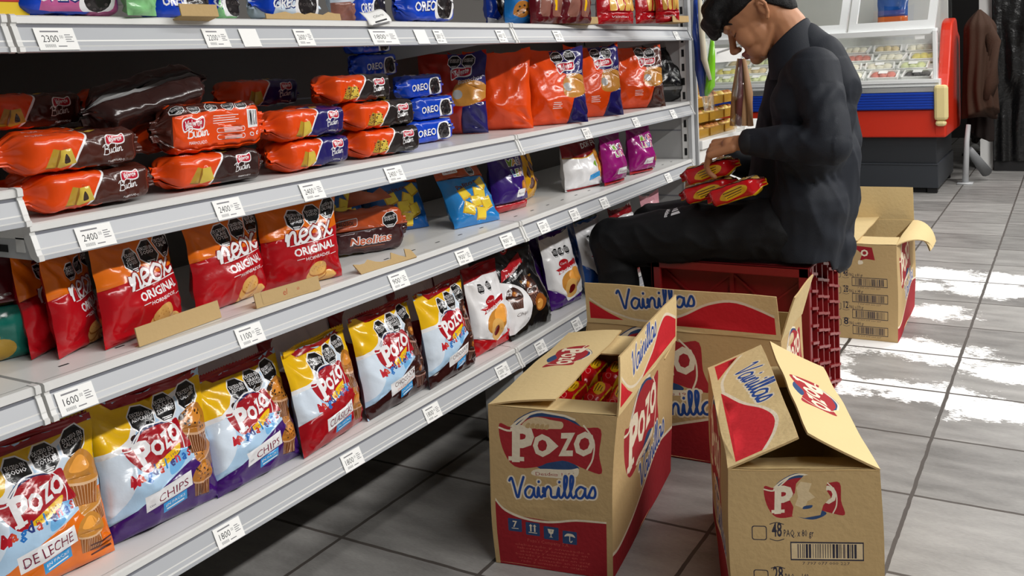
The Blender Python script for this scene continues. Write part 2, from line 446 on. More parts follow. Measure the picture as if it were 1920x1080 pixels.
def shelving(name, label, origin, rz, y0, y1, zs, eD=-0.03, end_panel=False, feet=(), inset=(.001, .001)):
    i0, i1 = inset
    """gondola section: local x points into the aisle (0 = shelf front), local y along the aisle"""
    root = empty(name, origin, (0, 0, rz)); tag(root, label, 'shelf unit', 'gondola shelving units')
    b = MB()
    seam = M_groove
    b.box((-DEPTH - 0.012, y0 + i0, 0.02), (-DEPTH, y1 - i1, 1.95), M_back)
    for z in (0.24, 0.48, 0.76, 0.965, 1.24, 1.55): b.box((-DEPTH, y0 + i0, z), (-DEPTH + 0.0015, y1 - i1, z + 0.004), seam)
    b.obj('back_panel', root)
    for i, z in enumerate(zs):
        dx = eD if i == len(zs) - 1 else 0.0
        s = MB(); xa, xb = -DEPTH + 0.002, -0.011 + dx
        s.prism([(xa, y0 + i0 + .001, z - .022), (xb, y0 + .002, z - .022), (xb, y1 - .002, z - .022), (xa, y1 - i1 - .001, z - .022)], (0, 0, 0), (0, 0, .022), M_board)
        s.box((-0.03 + dx, y0 + 0.002, z - 0.040), (-0.011 + dx, y1 - 0.002, z - 0.02), M_board)
        if i == 2:                      # pressed slots in the board
            for k in range(14):
                yy = y0 + 0.06 + k * 0.095
                if yy > y1 - .04: break
                s.box((-0.05 + dx, yy, z), (-0.046 + dx, yy + 0.016, z + 0.0004), M_dark)
        so = s.obj('shelf_board', root)
        n = len(LIP); vs = []; fs = []; ms = []
        yy = (y0 + 0.005, y1 - 0.005)
        for y in yy:
            for (o, h) in LIP: vs.append((o + dx, y, z + h))
        mm = {'n': 0, 'g': 1, 'r': 2}
        for k in range(n):
            fs.append((k, (k + 1) % n, n + (k + 1) % n, n + k)); ms.append(mm[LIPM[k]])
        fs += [tuple(range(n - 1, -1, -1)), tuple(range(n, 2 * n))]; ms += [2, 2]
        link('price_rail', make_mesh('price_rail', vs, fs, [M_nose, M_groove, M_rail], ms, False), so)
        for y, sg in ((y0, 1), (y1, -1)):   # moulded cap at each end of the rail
            c = MB()
            pr = [(o * 1.0 + dx + (0.0035 if o > -0.005 else 0), y + sg * 0.001, z + h * 1.03 + 0.0012) for o, h in LIP]
            c.prism(pr, (0, 0, 0), (0, sg * 0.008, 0), M_nose)
            c.obj('rail_end_cap', so)
            k = MB()                        # bracket that carries the board
            yb = y + sg * ((i0 if sg > 0 else i1) + .004); pr = [(-DEPTH + 0.005, yb, z - 0.023), (-0.012 + dx, y + sg * 0.004, z - 0.023), (0.002 + dx, y + sg * 0.004, z - 0.05), (-0.10 + dx, y + sg * 0.004, z - 0.05), (-DEPTH + 0.005, yb, z - 0.085)]
            k.prism(pr, (0, 0, 0), (0, sg * 0.003, 0), M_steel)
            k.box((-0.075 + dx, y + sg * 0.0032, z - 0.042), (-0.052 + dx, y + sg * 0.0042, z - 0.032), M_dark)
            k.obj('shelf_bracket', so)
    for y in ((y0 + 0.018 + i0,) if not end_panel else (y0 + 0.018 + i0, y1 - 0.018)):
        u = MB(); u.box((-DEPTH, y - 0.014, 0), (-DEPTH + 0.03, y + 0.014, 1.95), M_steel)
        for k in range(36): u.box((-DEPTH + 0.0295, y - 0.004, 0.08 + k * 0.05), (-DEPTH + 0.0305, y + 0.004, 0.105 + k * 0.05), M_dark)
        u.obj('upright', root)
    for (fx0, fx1, fy) in feet:
        f = MB(); f.box((fx0, fy, 0.006), (fx1, fy + 0.05, zs[-1] - 0.04), M_steel); f.box((fx0 - 0.004, fy - 0.002, 0), (fx1 + 0.004, fy + 0.054, 0.008), M_dark)
        f.obj('foot', root, bevel=0.002)
    if end_panel:
        e = MB(); e.box((-DEPTH, y1 + 0.004, 0), (-0.016, y1 + 0.018, 1.95), M_end)
        for z in (0.965, 0.735, 0.48, 1.24): e.box((-DEPTH, y1 + 0.003, z), (-0.04, y1 + 0.005, z + 0.004), M_groove)
        e.obj('end_panel', root)
        u = MB(); u.box((-0.034, y1 + 0.0, 0), (-0.008, y1 + 0.004, 1.95), M_board); u.box((-0.008, y1 - 0.004, 0), (0.006, y1 + 0.03, 1.95), M_steel)
        for k in range(34): u.box((-0.026, y1 - 0.001, 0.10 + k * 0.054), (-0.016, y1 + 0.001, 0.128 + k * 0.054), M_dark)
        u.obj('slotted_post', root)
    return root
shelving('shelving_unit', 'white gondola shelving unit holding the sponge cakes, left of the shelf joint', (-0.9, 0.177, 0), 0.0, -1.313, 0, (zA, zB, zC, zD))
shelving('shelving_unit', 'white gondola shelving unit nearest the seated man, ending at the slotted post', (-0.9, 0.177, 0), 0.032, 0.001, 1.40, (zA, zB, zC, zD), end_panel=True, inset=(.017, .001), feet=((-0.165, -0.07, 0.06),))
shelving('shelving_unit', 'sliver of white shelving unit cut by the left photo edge, second board higher', (-0.9, 0.177, 0), 0.0, -2.3, -1.316, (zA, zB + 0.05, zC, zD))

# ------------------------------------------------------------------ price tags clipped on the rails
M_tag = mat('tag_paper', (244, 244, 242), 0.6)
M_ink = mat('tag_ink', (40, 40, 44), 0.7)
M_ink2 = mat('tag_grey_ink', (128, 128, 132), 0.7)
TAG_MESH = {}
def tag_mesh(price, w=0.058, h=0.034):
    key = (price, w)
    if key in TAG_MESH: return TAG_MESH[key]
    a = Art(w, h, M_tag)
    if price:
        a.rect(-w * .36, h * .80, w * .10, h * .87, M_ink2)
        a.text(price, -w * .16, h * .36, .012, M_ink, width=w * .40, sy=1.25)
        a.text('00', w * .13, h * .52, .007, M_ink2, width=w * .09)
        for k in range(4): a.rect(w * .22, h * (.36 + .1 * k), w * (.42 - .05 * (k % 2)), h * (.40 + .1 * k), M_ink2)
        for k in range(9): a.rect(-w * .34 + k * w * .03, h * .12, -w * .325 + k * w * .03, h * .26, M_ink2)
        a.rect(-w * .02, h * .14, w * .2, h * .19, M_ink2)
    v, t, mi = a.sheet(0.03)
    n = len(v); vs = [(x, -0.0006, z) for x, z in v] + [(-w / 2, 0.0003, 0), (w / 2, 0.0003, 0), (w / 2, 0.0003, h), (-w / 2, 0.0003, h)]
    fs = [tuple(q) for q in t] + [(n + 3, n + 2, n + 1, n)]
    TAG_MESH[key] = make_mesh('price_tag', vs, fs, a.mats, list(mi) + [0], False)
    return TAG_MESH[key]
def price_tag(px, py, price, label, z, w=0.058, sec=1):
    dx = -0.03 if z == zD else 0.0
    p0 = Vector((-0.9, 0.177, 0)); a = 0.0 if sec == 1 else 0.032
    nrm = Vector((math.cos(a), math.sin(a), 0)); along = Vector((-math.sin(a), math.cos(a), 0))
    q = at_plane(px, py, p0 + nrm * (0.012 + dx), nrm)
    t = (q - p0).dot(along)
    o = link('price_tag', tag_mesh(price, w))
    slope = math.atan2(0.0155, 0.034)
    base = p0 + nrm * (0.0198 + dx) + along * t; base.z = z - 0.0485
    o.location = base; o.rotation_euler = (-slope, 0, math.pi / 2 + a)
    tag(o, label, 'price tag', 'price tags on the shelf rails')
nth = ['first', 'second', 'third', 'fourth', 'fifth', 'sixth', 'seventh', 'eighth']
for i, (px, py, pr, w) in enumerate(((105, 68, '2300', .06), (405, 70, '2200', .05), (468, 68, '', .04), (570, 70, '2600', .046), (720, 70, '1800', .085), (790, 70, '', .042), (824, 72, '2800', .036), (940, 70, '4400', .04))):
    price_tag(px, py, pr, ('white price tag reading %s' % pr if pr else 'blank white ticket') + ', %s along the top shelf rail' % nth[i], zA, w)
for i, (px, py) in enumerate(((1046, 67), (1268, 58))):
    price_tag(px, py, '1900', 'small price tag on the top rail under the ' + ('loaf bags', 'far biscuit bags')[i], zA, .05, 2)
for i, (px, py) in enumerate(((178, 434), (427, 376), (585, 352), (740, 326))):
    price_tag(px, py, '2400', 'white price tag reading 2400, %s from the left below the sponge cakes' % nth[i], zB)
for i, (px, py) in enumerate(((1100, 248), (1192, 222), (1262, 207))):
    price_tag(px, py, '2600', 'price tag %s from the joint on the rail below the orange bags' % nth[i], zB, .05, 2)
for i, (px, py, pr) in enumerate(((142, 735, '1600'), (468, 620, '1100'), (747, 516, '900'), (869, 474, '900'), (951, 443, '900'))):
    price_tag(px, py, pr, 'white price tag reading %s, %s from the left on the cracker shelf rail' % (pr, nth[i]), zC)
for i, (px, py) in enumerate(((1019, 423), (1077, 401), (1133, 378), (1253, 333))):
    price_tag(px, py, '1500', 'price tag %s from the joint on the rail leading to the magenta bags' % nth[i], zC, .055, 2)
for i, (px, py, pr) in enumerate(((428, 992, '1800'), (660, 857, '1800'), (810, 767, '1800'), (942, 692, '1200'))):
    price_tag(px, py, pr, 'white price tag reading %s, %s from the left on the lowest shelf rail' % (pr, nth[i]), zD)
for i, (px, py) in enumerate(((1013, 641), (1081, 603))):
    price_tag(px, py, '1900', 'dim price tag on the lowest rail beside the ' + ('black muffin bag', 'opened carton flaps')[i], zD, .055, 2)

# ------------------------------------------------------------------ bags and packs: shapes
def bag_mesh(name, art, thick=0.06, seed=0, grid=0.0065, wr=1.0, top=0.16, slump=0.0, foot=0.30, ears=True):
    """stand-up pillow bag; local x = width, z = up, front faces -y. art sheet covers the whole front"""
    w, h = art.w, art.h
    v2, T, mi = art.sheet(grid)
    sd = seed * 7.31
    def prof(u, v):
        # u in -1..1 across, v in 0..1 up
        a = max(0.0, 1 - abs(u) ** 2.6) ** 0.62
        b = min(1.0, (v / foot)) ** 0.5 if v < foot else 1.0
        t = (1 - v) / max(1e-3, 1 - foot)
        c = 1.0 if v < foot else max(0.0, min(1.0, (t * 1.18 - 0.10))) ** 0.75
        return a * b * c
    def wrinkle(u, v, side):
        x, z = u * w / 2, v * h
        n = 0.0
        r1 = 1 - abs(nz(x * 13 + sd, z * 7 + side * 3, sd)) * 2.2
        r2 = 1 - abs(nz(x * 24 - z * 14 + sd, z * 20 + x * 9 + side, sd * 1.7)) * 2.2
        n += 0.0050 * max(0, r1) ** 2 + 0.0032 * max(0, r2) ** 2
        n += 0.005 * nz(x * 9, z * 9, sd + side)
        # gathers running down from the top seal and from the corners
        g = max(0.0, v - 0.55) / 0.45
        n += 0.0035 * g * (1 - 0.6 * g) * math.sin(u * 17 + 3 * nz(u * 3, v * 2, sd) + sd)
        for cu in (-1, 1):
            dx, dz = u - cu * 1.0, (v - 0.03)
            rr = math.hypot(dx * w / 2, dz * h); an = math.atan2(dz * h, -cu * dx * w / 2 + 1e-6)
            n += 0.0045 * math.exp(-(rr / 0.06) ** 2) * math.sin(an * 9 + sd + cu)
            dz2 = 1 - v - 0.06; rr = math.hypot(dx * w / 2, dz2 * h); an = math.atan2(dz2 * h, -cu * dx * w / 2 + 1e-6)
            n += 0.0040 * math.exp(-(rr / 0.07) ** 2) * math.sin(an * 8 + sd * 2 + cu)
        return n * wr
    def place(u, v, side):
        d = prof(u, v) * thick / 2
        e = min(1.0, d / (thick * 0.12 + 1e-6))
        k = wrinkle(u, v, side) * e
        x = u * w / 2 * (1 - 0.055 * math.sin(math.pi * min(1, v * 1.05)) ** 1.0) + 0.003 * nz(v * 6, sd, u)
        z = v * h * (1 - 0.035 * (1 - u * u) * 0) 
        y = -side * (d + k)
        # slump: the top leans and folds forward, seal waves
        y += -slump * max(0, v - 0.5) ** 2 * h * 2 + 0.006 * wr * nz(u * 2.2 + sd, v * 1.5, 3.1) * v + 0.004 * wr * math.sin(u * 4 + sd) * max(0, v - 0.8) / 0.2
        z -= abs(slump) * max(0, v - 0.55) ** 2 * h * 0.7
        if ears: z += 0.018 * h / 0.2 * (abs(u) ** 3) * max(0, v - 0.7) / 0.3 * 0.6 - 0.006 * (nz(u * 3 + sd, 8.8) + 0.2) * max(0, v - 0.6) / 0.4
        return (x, y, z)
    vs = [place(2 * x / w, z / h, 1) for x, z in v2]
    fs = [tuple(t) for t in T]; ms = list(mi)
    # back
    nx, ny = 14, 16; o = len(vs)
    for j in range(ny + 1):
        for i in range(nx + 1): vs.append(place(-1 + 2 * i / nx, j / ny, -1))
    top_m = len(art.mats); mats = list(art.mats)
    side = getattr(art, 'back', art.mats[0])
    if side in mats: bm = mats.index(side)
    else: mats.append(side); bm = len(mats) - 1
    for j in range(ny):
        for i in range(nx):
            a = o + j * (nx + 1) + i; fs.append((a + 1, a, a + nx + 1, a + nx + 2)); ms.append(bm)
    me = make_mesh(name, vs, fs, mats, ms, True)
    return me
def seal_mesh(w, m, hh=0.012, seed=0):
    """crimped strip along the top of a bag"""
    vs = []; fs = []; n = 60
    for i in range(n + 1):
        x = (-.5 + i / n) * w * 0.985; y = 0.004 * math.sin(x * 60 + seed) + 0.003 * math.sin(x * 23 + seed * 2)
        for j in range(5): vs.append((x, y + 0.0007 * (-1) ** j, hh * j / 4 + (0.0012 * (-1) ** i if j == 4 else 0)))
    for i in range(n):
        for j in range(4):
            a = i * 5 + j; fs.append((a, a + 5, a + 6, a + 1))
    return make_mesh('seal', vs, fs, [m], None, False)
def put_bag(name, art, z, BL, BR, label, cat='bag', thick=0.07, lean=8, seed=0, group=None, w=None, me=None, back=0.0, seal=None, **k):
    """stand a bag on a board: BL/BR = where its two bottom corners touch the board"""
    a, b = at_z(*BL, z), at_z(*BR, z)
    c = (a + b) / 2; d = (b - a).normalized(); n = Vector((d.y, -d.x, 0))
    c = c - n * (back + thick * 0.30)
    me = me or bag_mesh(name, art, thick, seed, **k)
    o = link(name, me, None, (c.x, c.y, z + 0.0015), (-R(lean), 0, math.atan2(d.y, d.x)))
    tag(o, label, cat, group)
    if seal:
        s = link('seal', seal_mesh(art.w, seal, seed=seed), o, (0, 0.002, art.h - 0.003))
    return o
def pack_mesh(name, art, L, H, D, seed=0, fin=0.022, grid=0.006, fat=1.0, finax='z'):
    """flow-wrapped pack lying along x; sheet runs from the bottom front edge up the front (-y), over the top, down the back"""
    P = 2 * (H + D); sd = seed * 5.77
    v2, T, mi = art.sheet(grid)
    def xs(s):
        # rounded rectangle section, s = 0 at bottom front corner
        r = 0.30 * min(H, D)
        q = s % P
        if q < H: y, z, ny_, nz_ = -D / 2, q - H / 2, -1, 0
        elif q < H + D: y, z, ny_, nz_ = q - H - D / 2, H / 2, 0, 1
        elif q < 2 * H + D: y, z, ny_, nz_ = D / 2, H / 2 - (q - H - D), 1, 0
        else: y, z, ny_, nz_ = D / 2 - (q - 2 * H - D), -H / 2, 0, -1
        # squash to a superellipse
        yy, zz = y / (D / 2), z / (H / 2)
        m = (abs(yy) ** 5 + abs(zz) ** 5) ** 0.2
        return yy / m * D / 2, zz / m * H / 2
    def place(x, s):
        y, z = xs(s); e = (L / 2 - abs(x))
        if e < fin: k = 0.0
        else: k = min(1.0, ((e - fin) / (0.085 * L))) ** 0.40
        kk = 0.06 + 0.94 * k
        n = 0.0032 * nz(x * 22 + sd, y * 25 + z * 11, sd + z * 20) + 0.0034 * max(0, 1 - 2.4 * abs(nz(x * 30 + sd, z * 26, y * 26 + sd))) ** 2
        end = max(0.0, 1 - k)
        n += 0.004 * end * math.sin(s * 160 + sd)
        rr = math.hypot(y, z) + 1e-6
        if finax == 'z': y2, z2 = y * kk, z * (0.30 + 0.70 * kk) * (1 + 0.25 * (1 - kk) * 0)
        else: y2, z2 = y * (0.55 + 0.45 * kk), z * kk
        y2 += y / rr * n * fat; z2 += z / rr * n * fat
        return (x, y2 + (0.004 * math.sin(z2 * 120 + sd) if e < fin else 0), z2 + H / 2 + .004)
    vs = [place(x, s) for x, s in v2]
    return make_mesh(name, vs, [tuple(t) for t in T], art.mats, mi, True)
def put_pack(name, me, pos, yaw, label, cat='packet', group=None, pitch=0, roll=0):
    o = link(name, me, None, pos, (R(roll), R(pitch), R(yaw)))
    return tag(o, label, cat, group)

# ------------------------------------------------------------------ artwork
def warn_octagon(a, x, y, s, lines, sx=1.0):
    k = s / 2
    def oc(r, m):
        a.poly([(x + sx * r * math.cos(R(22.5 + 45 * i)), y + r * math.sin(R(22.5 + 45 * i))) for i in range(8)], m)
    oc(k * 1.0, film('white', (238, 238, 240))); oc(k * 0.90, film('warning_black', (12, 12, 14)))
    n = len(lines)
    for i, l in enumerate(lines):
        a.text(l, x, y + k * (0.30 - 0.30 * i) - k * .12 + (0.12 * k if n == 3 else 0), k * .36, film('white', (238, 238, 240)), width=min(k * 1.35 * sx, k * .26 * len(l) * sx), res=1, bold=.01)
    a.rect(x - k * .4 * sx, y - k * .66, x + k * .4 * sx, y - k * .60, film('white', (238, 238, 240)))
    a.rect(x - k * .3 * sx, y - k * .78, x + k * .3 * sx, y - k * .72, film('white', (238, 238, 240)))
EX_F, EX_S, EX_C, EX_A = ('EXCESO EN', 'GRASAS', 'TOTALES'), ('EXCESO EN', 'SODIO'), ('EXCESO EN', 'CALORIAS'), ('EXCESO EN', 'AZUCARES')
def pozo_logo(a, x, y, s, fin=film, rot=0, full=True, word=True):
    """red ribbon logo with the word Pozo; s = width"""
    red = fin('logo_red', (168, 20, 34) if fin is film else (158, 42, 48)); navy = fin('logo_navy', (30, 38, 92) if fin is film else (48, 72, 112))
    wh = fin('white', (238, 238, 240)) if fin is film else fin('cream_white', (224, 212, 188))
    a.at(x, y, rot, s)
    a.blob([(-.34, .16), (-.10, .33), (.18, .27), (.34, .13), (.1, .18)], navy)
    a.blob([(-.12, -.24), (.12, -.31), (.30, -.22), (.1, -.15)], navy)
    a.stroke([(-.40, .10), (-.24, .24), (-.04, .32), (.2, .27)], .022, wh)
    a.blob([(-.50, .15), (-.36, .13), (-.16, .25), (.08, .27), (.30, .20), (.48, .20), (.49, -.05), (.53, -.24), (.36, -.22), (.12, -.16), (-.1, -.26), (-.34, -.28), (-.47, -.10)], red, 4)
    a.stroke([(-.50, .11), (-.38, .09), (-.28, .17), (-.18, .27)], .02, wh)
    a.stroke([(.30, .22), (.42, .08), (.43, -.10), (.38, -.22)], .016, wh)
    if word:
        a.text('P', -.37, -.215, .42, wh, bold=.045, shear=.12, align='L', width=.27, sy=1.2, rot=5)
        a.poly([(-.405, -.225), (-.235, -.215), (-.235, -.17), (-.405, -.18)], wh); a.poly([(-.385, .085), (-.30, .09), (-.29, .13), (-.375, .125)], wh)
        a.text('O', -.125, -.14, .3, wh, bold=.05, shear=.12, align='L', width=.205, sy=.98, rot=7)
        a.text('Z', .075, -.105, .3, wh, bold=.05, shear=.12, align='L', width=.175, sy=1.02, rot=7)
        a.text('O', .235, -.085, .3, wh, bold=.05, shear=.12, align='L', width=.215, sy=1.05, rot=7)
    return a.at(0, 0)
def muffin(a, x, y, s, tone, rot=0, chips=False, seed=1):
    crust, wrap, light = {'tan': ((176, 112, 40), (112, 64, 32), (206, 164, 130)), 'choc': ((58, 28, 20), (66, 34, 26), (168, 130, 118)), 'gold': ((196, 134, 56), (150, 88, 36), (220, 180, 140))}[tone]
    a.at(x, y, rot, s)
    a.poly([(-.40, .02), (.40, .02), (.27, -.50), (-.27, -.50)], film('wrap_' + tone, wrap))
    for k in range(9):
        u = -.36 + .09 * k; a.poly([(u, .04), (u + .016, .04), (u * .7 + .010, -.49), (u * .7, -.49)], film('wrap_light_' + tone, light))
    a.poly([(-.46, .05), (-.41, -.06), (-.3, -.10), (0, -.13), (.3, -.10), (.41, -.06), (.46, .05)], film('wrap_light_' + tone, light))
    a.blob([(-.47, .04), (-.38, .34), (-.10, .54), (.16, .54), (.40, .32), (.47, .04), (.2, -.06), (-.2, -.06)], film('crust_' + tone, crust))
    a.blob([(-.3, .2), (-.1, .44), (.1, .44), (.22, .25), (0, .14)], film('crust2_' + tone, tuple(min(255, int(c * 1.22) + 6) for c in crust)))
    if tone == 'choc': a.ell(.0, .22, .17, .13, film('caramel', (150, 84, 30))); a.ell(.03, .26, .06, .05, film('caramel_light', (214, 150, 70)))
    if chips:
        rr = random.Random(seed)
        for k in range(16): a.ell(rr.uniform(-.36, .36), rr.uniform(.02, .42), .035, .028, film('chip', (52, 30, 18)), rr.uniform(0, 180), 7)
    return a.at(0, 0)
def cake_slice(a, x, y, s, tone='plain'):
    a.at(x, y, 0, s)
    c1, c2, c3 = film('cake', (214, 186, 74)), film('cake_crust', (150, 104, 30)), film('cake_shade', (176, 140, 44))
    a.poly([(-.62, -.30), (-.26, .34), (.06, .26), (-.16, -.42)], c3); a.poly([(-.66, -.28), (-.62, -.36), (-.20, -.46), (-.16, -.40)], c2)
    a.poly([(-.14, -.40), (.02, .26), (.40, .30), (.58, -.22), (.02, -.46)], c1)
    a.poly([(-.18, -.38), (-.02, .28), (.03, .26), (-.10, -.42)], c2)
    if tone == 'marble': a.blob([(.12, -.2), (.18, .12), (.32, .0), (.36, -.2)], film('chip', (52, 30, 18)))
    if tone == 'chips':
        rr = random.Random(5)
        for k in range(26): a.ell(rr.uniform(-.45, .48), rr.uniform(-.3, .24), .045, .035, film('chip', (52, 30, 18)), 0, 6)
    return a.at(0, 0)
def rainbow_word(a, word, x, y, size, adv, slope=0.10, wob=.12):
    cols = [(186, 30, 44), (206, 74, 44), (36, 112, 190), (44, 60, 128), (196, 60, 40), (40, 130, 200), (70, 70, 130), (196, 60, 90), (44, 100, 180), (176, 40, 50)]
    for i, ch in enumerate(word):
        a.text(ch, x + i * adv, y + slope * i * adv + (wob * size if i % 2 else 0), size, film('letter%d' % (i % 10), cols[i % 10]), align='C', bold=.03, rot=(-8, 6)[i % 2], res=1, sy=1.1)
def pozo_bag(w, h, kind):
    bottom = {'chips': (62, 18, 104), 'clasicas': (160, 10, 24), 'choc': (48, 14, 16), 'orange': (226, 112, 20)}[kind]
    a = Art(w, h, film('sky_blue', (176, 208, 236)))
    yel, wh = film('yellow', (238, 188, 16)), film('white', (238, 238, 240))
    a.back = film('sky_blue', (176, 208, 236))
    X = lambda u: (u - .5) * w
    P = lambda pts: [(X(u), v * h) for u, v in pts]
    a.blob(P([(-.1, .2), (.1, .24), (.22, .42), (.2, .6), (.02, .66), (-.1, .6)]), film('ice_blue', (216, 229, 243)))
    a.blob(P([(.32, .42), (.6, .5), (.62, .7), (.4, .7), (.25, .55)]), film('pale_blue', (210, 226, 242)))
    a.blob(P([(.45, .60), (.7, .64), (.95, .8), (.9, .86), (.6, .82)]), film('pale_blue', (210, 226, 242)))
    a.blob(P([(.50, .36), (.62, .40), (.72, .52), (.66, .56), (.52, .46)]), film('mid_blue', (112, 176, 226)))
    a.blob(P([(-.2, .66), (.1, .62), (.28, .66), (.36, .78), (.6, .84), (.8, .92), (1.1, 1.0), (.5, 1.2), (-.3, 1.2)]), wh)
    a.blob(P([(-.2, .70), (.1, .66), (.25, .70), (.32, .80), (.55, .87), (.8, .95), (1.1, 1.05), (.5, 1.2), (-.3, 1.2)]), yel)
    a.poly(P([(.92, .62), (1.01, .55), (1.01, 1.01), (.88, 1.01)]), yel)
    a.poly(P([(.22, .935), (1.01, .955), (1.01, 1.01), (.10, 1.01)]), film('seal_red', (150, 14, 26)))
    B = film('bottom_' + kind, bottom)
    a.poly(P([(-.01, -.01), (1.01, -.01), (1.01, .46), (.80, .44), (.62, .38), (.40, .30), (.20, .20), (-.01, .13)] if kind != 'clasicas' else [(-.01, -.01), (1.01, -.01), (1.01, .44), (.7, .46), (.3, .40), (-.01, .30)]), B)
    if kind == 'orange': a.poly(P([(-.01, -.01), (1.01, -.01), (1.01, .5), (.9, .52), (.75, .40), (.5, .22), (.3, .10), (-.01, .02)]), B)
    for i, (u, v, e) in enumerate(((.40, .815, EX_A if kind == 'chips' else EX_S), (.61, .835, EX_F), (.83, .86, EX_C))):
        warn_octagon(a, X(u), v * h, .235 * w, e, 0.92)
    tone = {'chips': 'tan', 'clasicas': 'tan', 'choc': 'choc', 'orange': 'gold'}[kind]
    ch = kind == 'chips'
    muffin(a, X(.86), .40 * h, .25 * w, tone, 14, ch, 2)
    muffin(a, X(.80), .225 * h, .26 * w, tone, -8, ch, 3)
    muffin(a, X(.84), .60 * h, .35 * w, tone, -10, ch, 1)
    if kind == 'chips':
        for u, v in ((.30, .70), (.33, .47), (.72, .50), (.74, .72)): a.ell(X(u), v * h, .028 * w, .022 * w, film('chip', (52, 30, 18)), 30, 8)
    pozo_logo(a, X(.46), .60 * h, .52 * w, rot=7)
    a.at(X(.50), .485 * h, 14, w)
    a.blob([(-.15, .0), (-.05, -.035), (.1, -.02), (.16, .035), (.05, .03), (-.08, .02)], yel); a.text('Desde 1951', 0, -.014, .03, film('logo_navy', (30, 38, 92)), width=.2, res=1)
    a.at(0, 0)
    rainbow_word(a, 'Magdalenas', X(.20), .375 * h, .100 * w, .055 * w, .13, .08)
    word = {'chips': 'CHIPS', 'clasicas': 'CLÁSICAS', 'choc': 'CHOCOLATE', 'orange': 'DE LECHE'}[kind]
    a.at(X(.47), .235 * h, 9, w)
    a.rect(-.21, -.05, .21, .075, wh)
    if kind == 'choc':
        a.text('CHOCOLATE', .02, .012, .05, film('print_brown', (84, 36, 26)), width=.34, sy=1.3); a.text('DULCE DE LECHE', .03, -.035, .03, film('print_orange', (206, 92, 30)), width=.30)
    else:
        a.text(word, .03 if kind == 'chips' else 0, -.028, .09, film('print_wine', (126, 24, 60)), width=.28 if kind == 'chips' else .36, sy=1.2 if kind != 'chips' else 1.0)
        if kind in ('chips', 'orange'): a.text('con', -.165, -.02, .03, film('print_navy', (40, 40, 80)))
    a.rect(-.07, -.135, .15, -.055, film('tab_blue', (52, 152, 216)))
    a.text('EN PACKS', .04, -.094, .03, wh, width=.18, res=1); a.rect(-.04, -.122, .12, -.112, wh)
    a.at(0, 0)
    if kind == 'orange':
        for k in range(3): a.rect(X(.78), (.06 + .035 * k) * h, X(.97), (.072 + .035 * k) * h, film('print_brown', (84, 36, 26)))
    return a
def neox_bag(w, h):
    a = Art(w, h, film('neox_red', (178, 14, 26))); org, wh = film('neox_orange', (228, 112, 18)), film('white', (238, 238, 240))
    X = lambda u: (u - .5) * w
    a.poly([(X(-.01), h * .53), (X(.3), h * .56), (X(.7), h * .56), (X(1.01), h * .60), (X(1.01), h * 1.01), (X(-.01), h * 1.01)], org)
    a.back = film('neox_red', (178, 14, 26))
    for u, v, e in ((.40, .74, EX_F), (.64, .77, EX_S), (.88, .80, EX_C)): warn_octagon(a, X(u), v * h, .25 * w, e)
    for wd, m in ((.060, film('neox_deep', (140, 16, 18))), (.031, wh)):
        a.script('neox', X(.25), .475 * h, .150 * h, wd * w, m, slope=.10, sx=.178 * w / (.150 * h), n=5)
    a.stroke([(X(.30), .455 * h), (X(.92), .495 * h)], .004 * w * 2, wh, 1)
    a.text('ORIGINAL', X(.62), .355 * h, .1 * h, wh, width=.56 * w, bold=.03, rot=4, sy=1.15)
    a.text('HORNEADOS', X(.64), .285 * h, .05 * h, wh, width=.34 * w, bold=.015, rot=4)
    for x0, x1 in ((.36, .45), (.83, .92)): a.stroke([(X(x0), .295 * h), (X(x1), .302 * h)], .007 * w, wh, 1)
    for x, y, r in ((.60, .03, .13), (.76, .04, .12), (.61, .09, .135), (.64, .15, .135)):
        a.ell(X(x), y * h, r * w, r * w * .62, film('cracker_edge', (176, 112, 48)), 8); a.ell(X(x), (y + .012) * h, r * w * .96, r * w * .56, film('cracker', (222, 172, 96)), 8)
    for k in range(8): a.ell(X(.56 + .022 * k), (.14 + .022 * (k % 3)) * h, .006 * w, .005 * w, film('cracker_edge', (176, 112, 48)), 0, 6)
    return a
def valente_badge(a, x, y, s, rot=4):
    a.at(x, y, rot, s); wh = film('white', (238, 238, 240)); rd = film('badge_red', (190, 20, 48))
    a.blob([(-.5, .22), (-.2, .30), (.2, .20), (.5, .28), (.5, -.20), (.2, -.28), (-.2, -.18), (-.5, -.28)], wh, 4)
    a.blob([(-.46, .16), (-.2, .24), (.2, .14), (.46, .22), (.46, -.15), (.2, -.22), (-.2, -.13), (-.46, -.22)], rd, 4)
    a.text('Valente', 0, -.10, .3, wh, width=.78, shear=.15, bold=.03, sy=1.25); return a.at(0, 0)
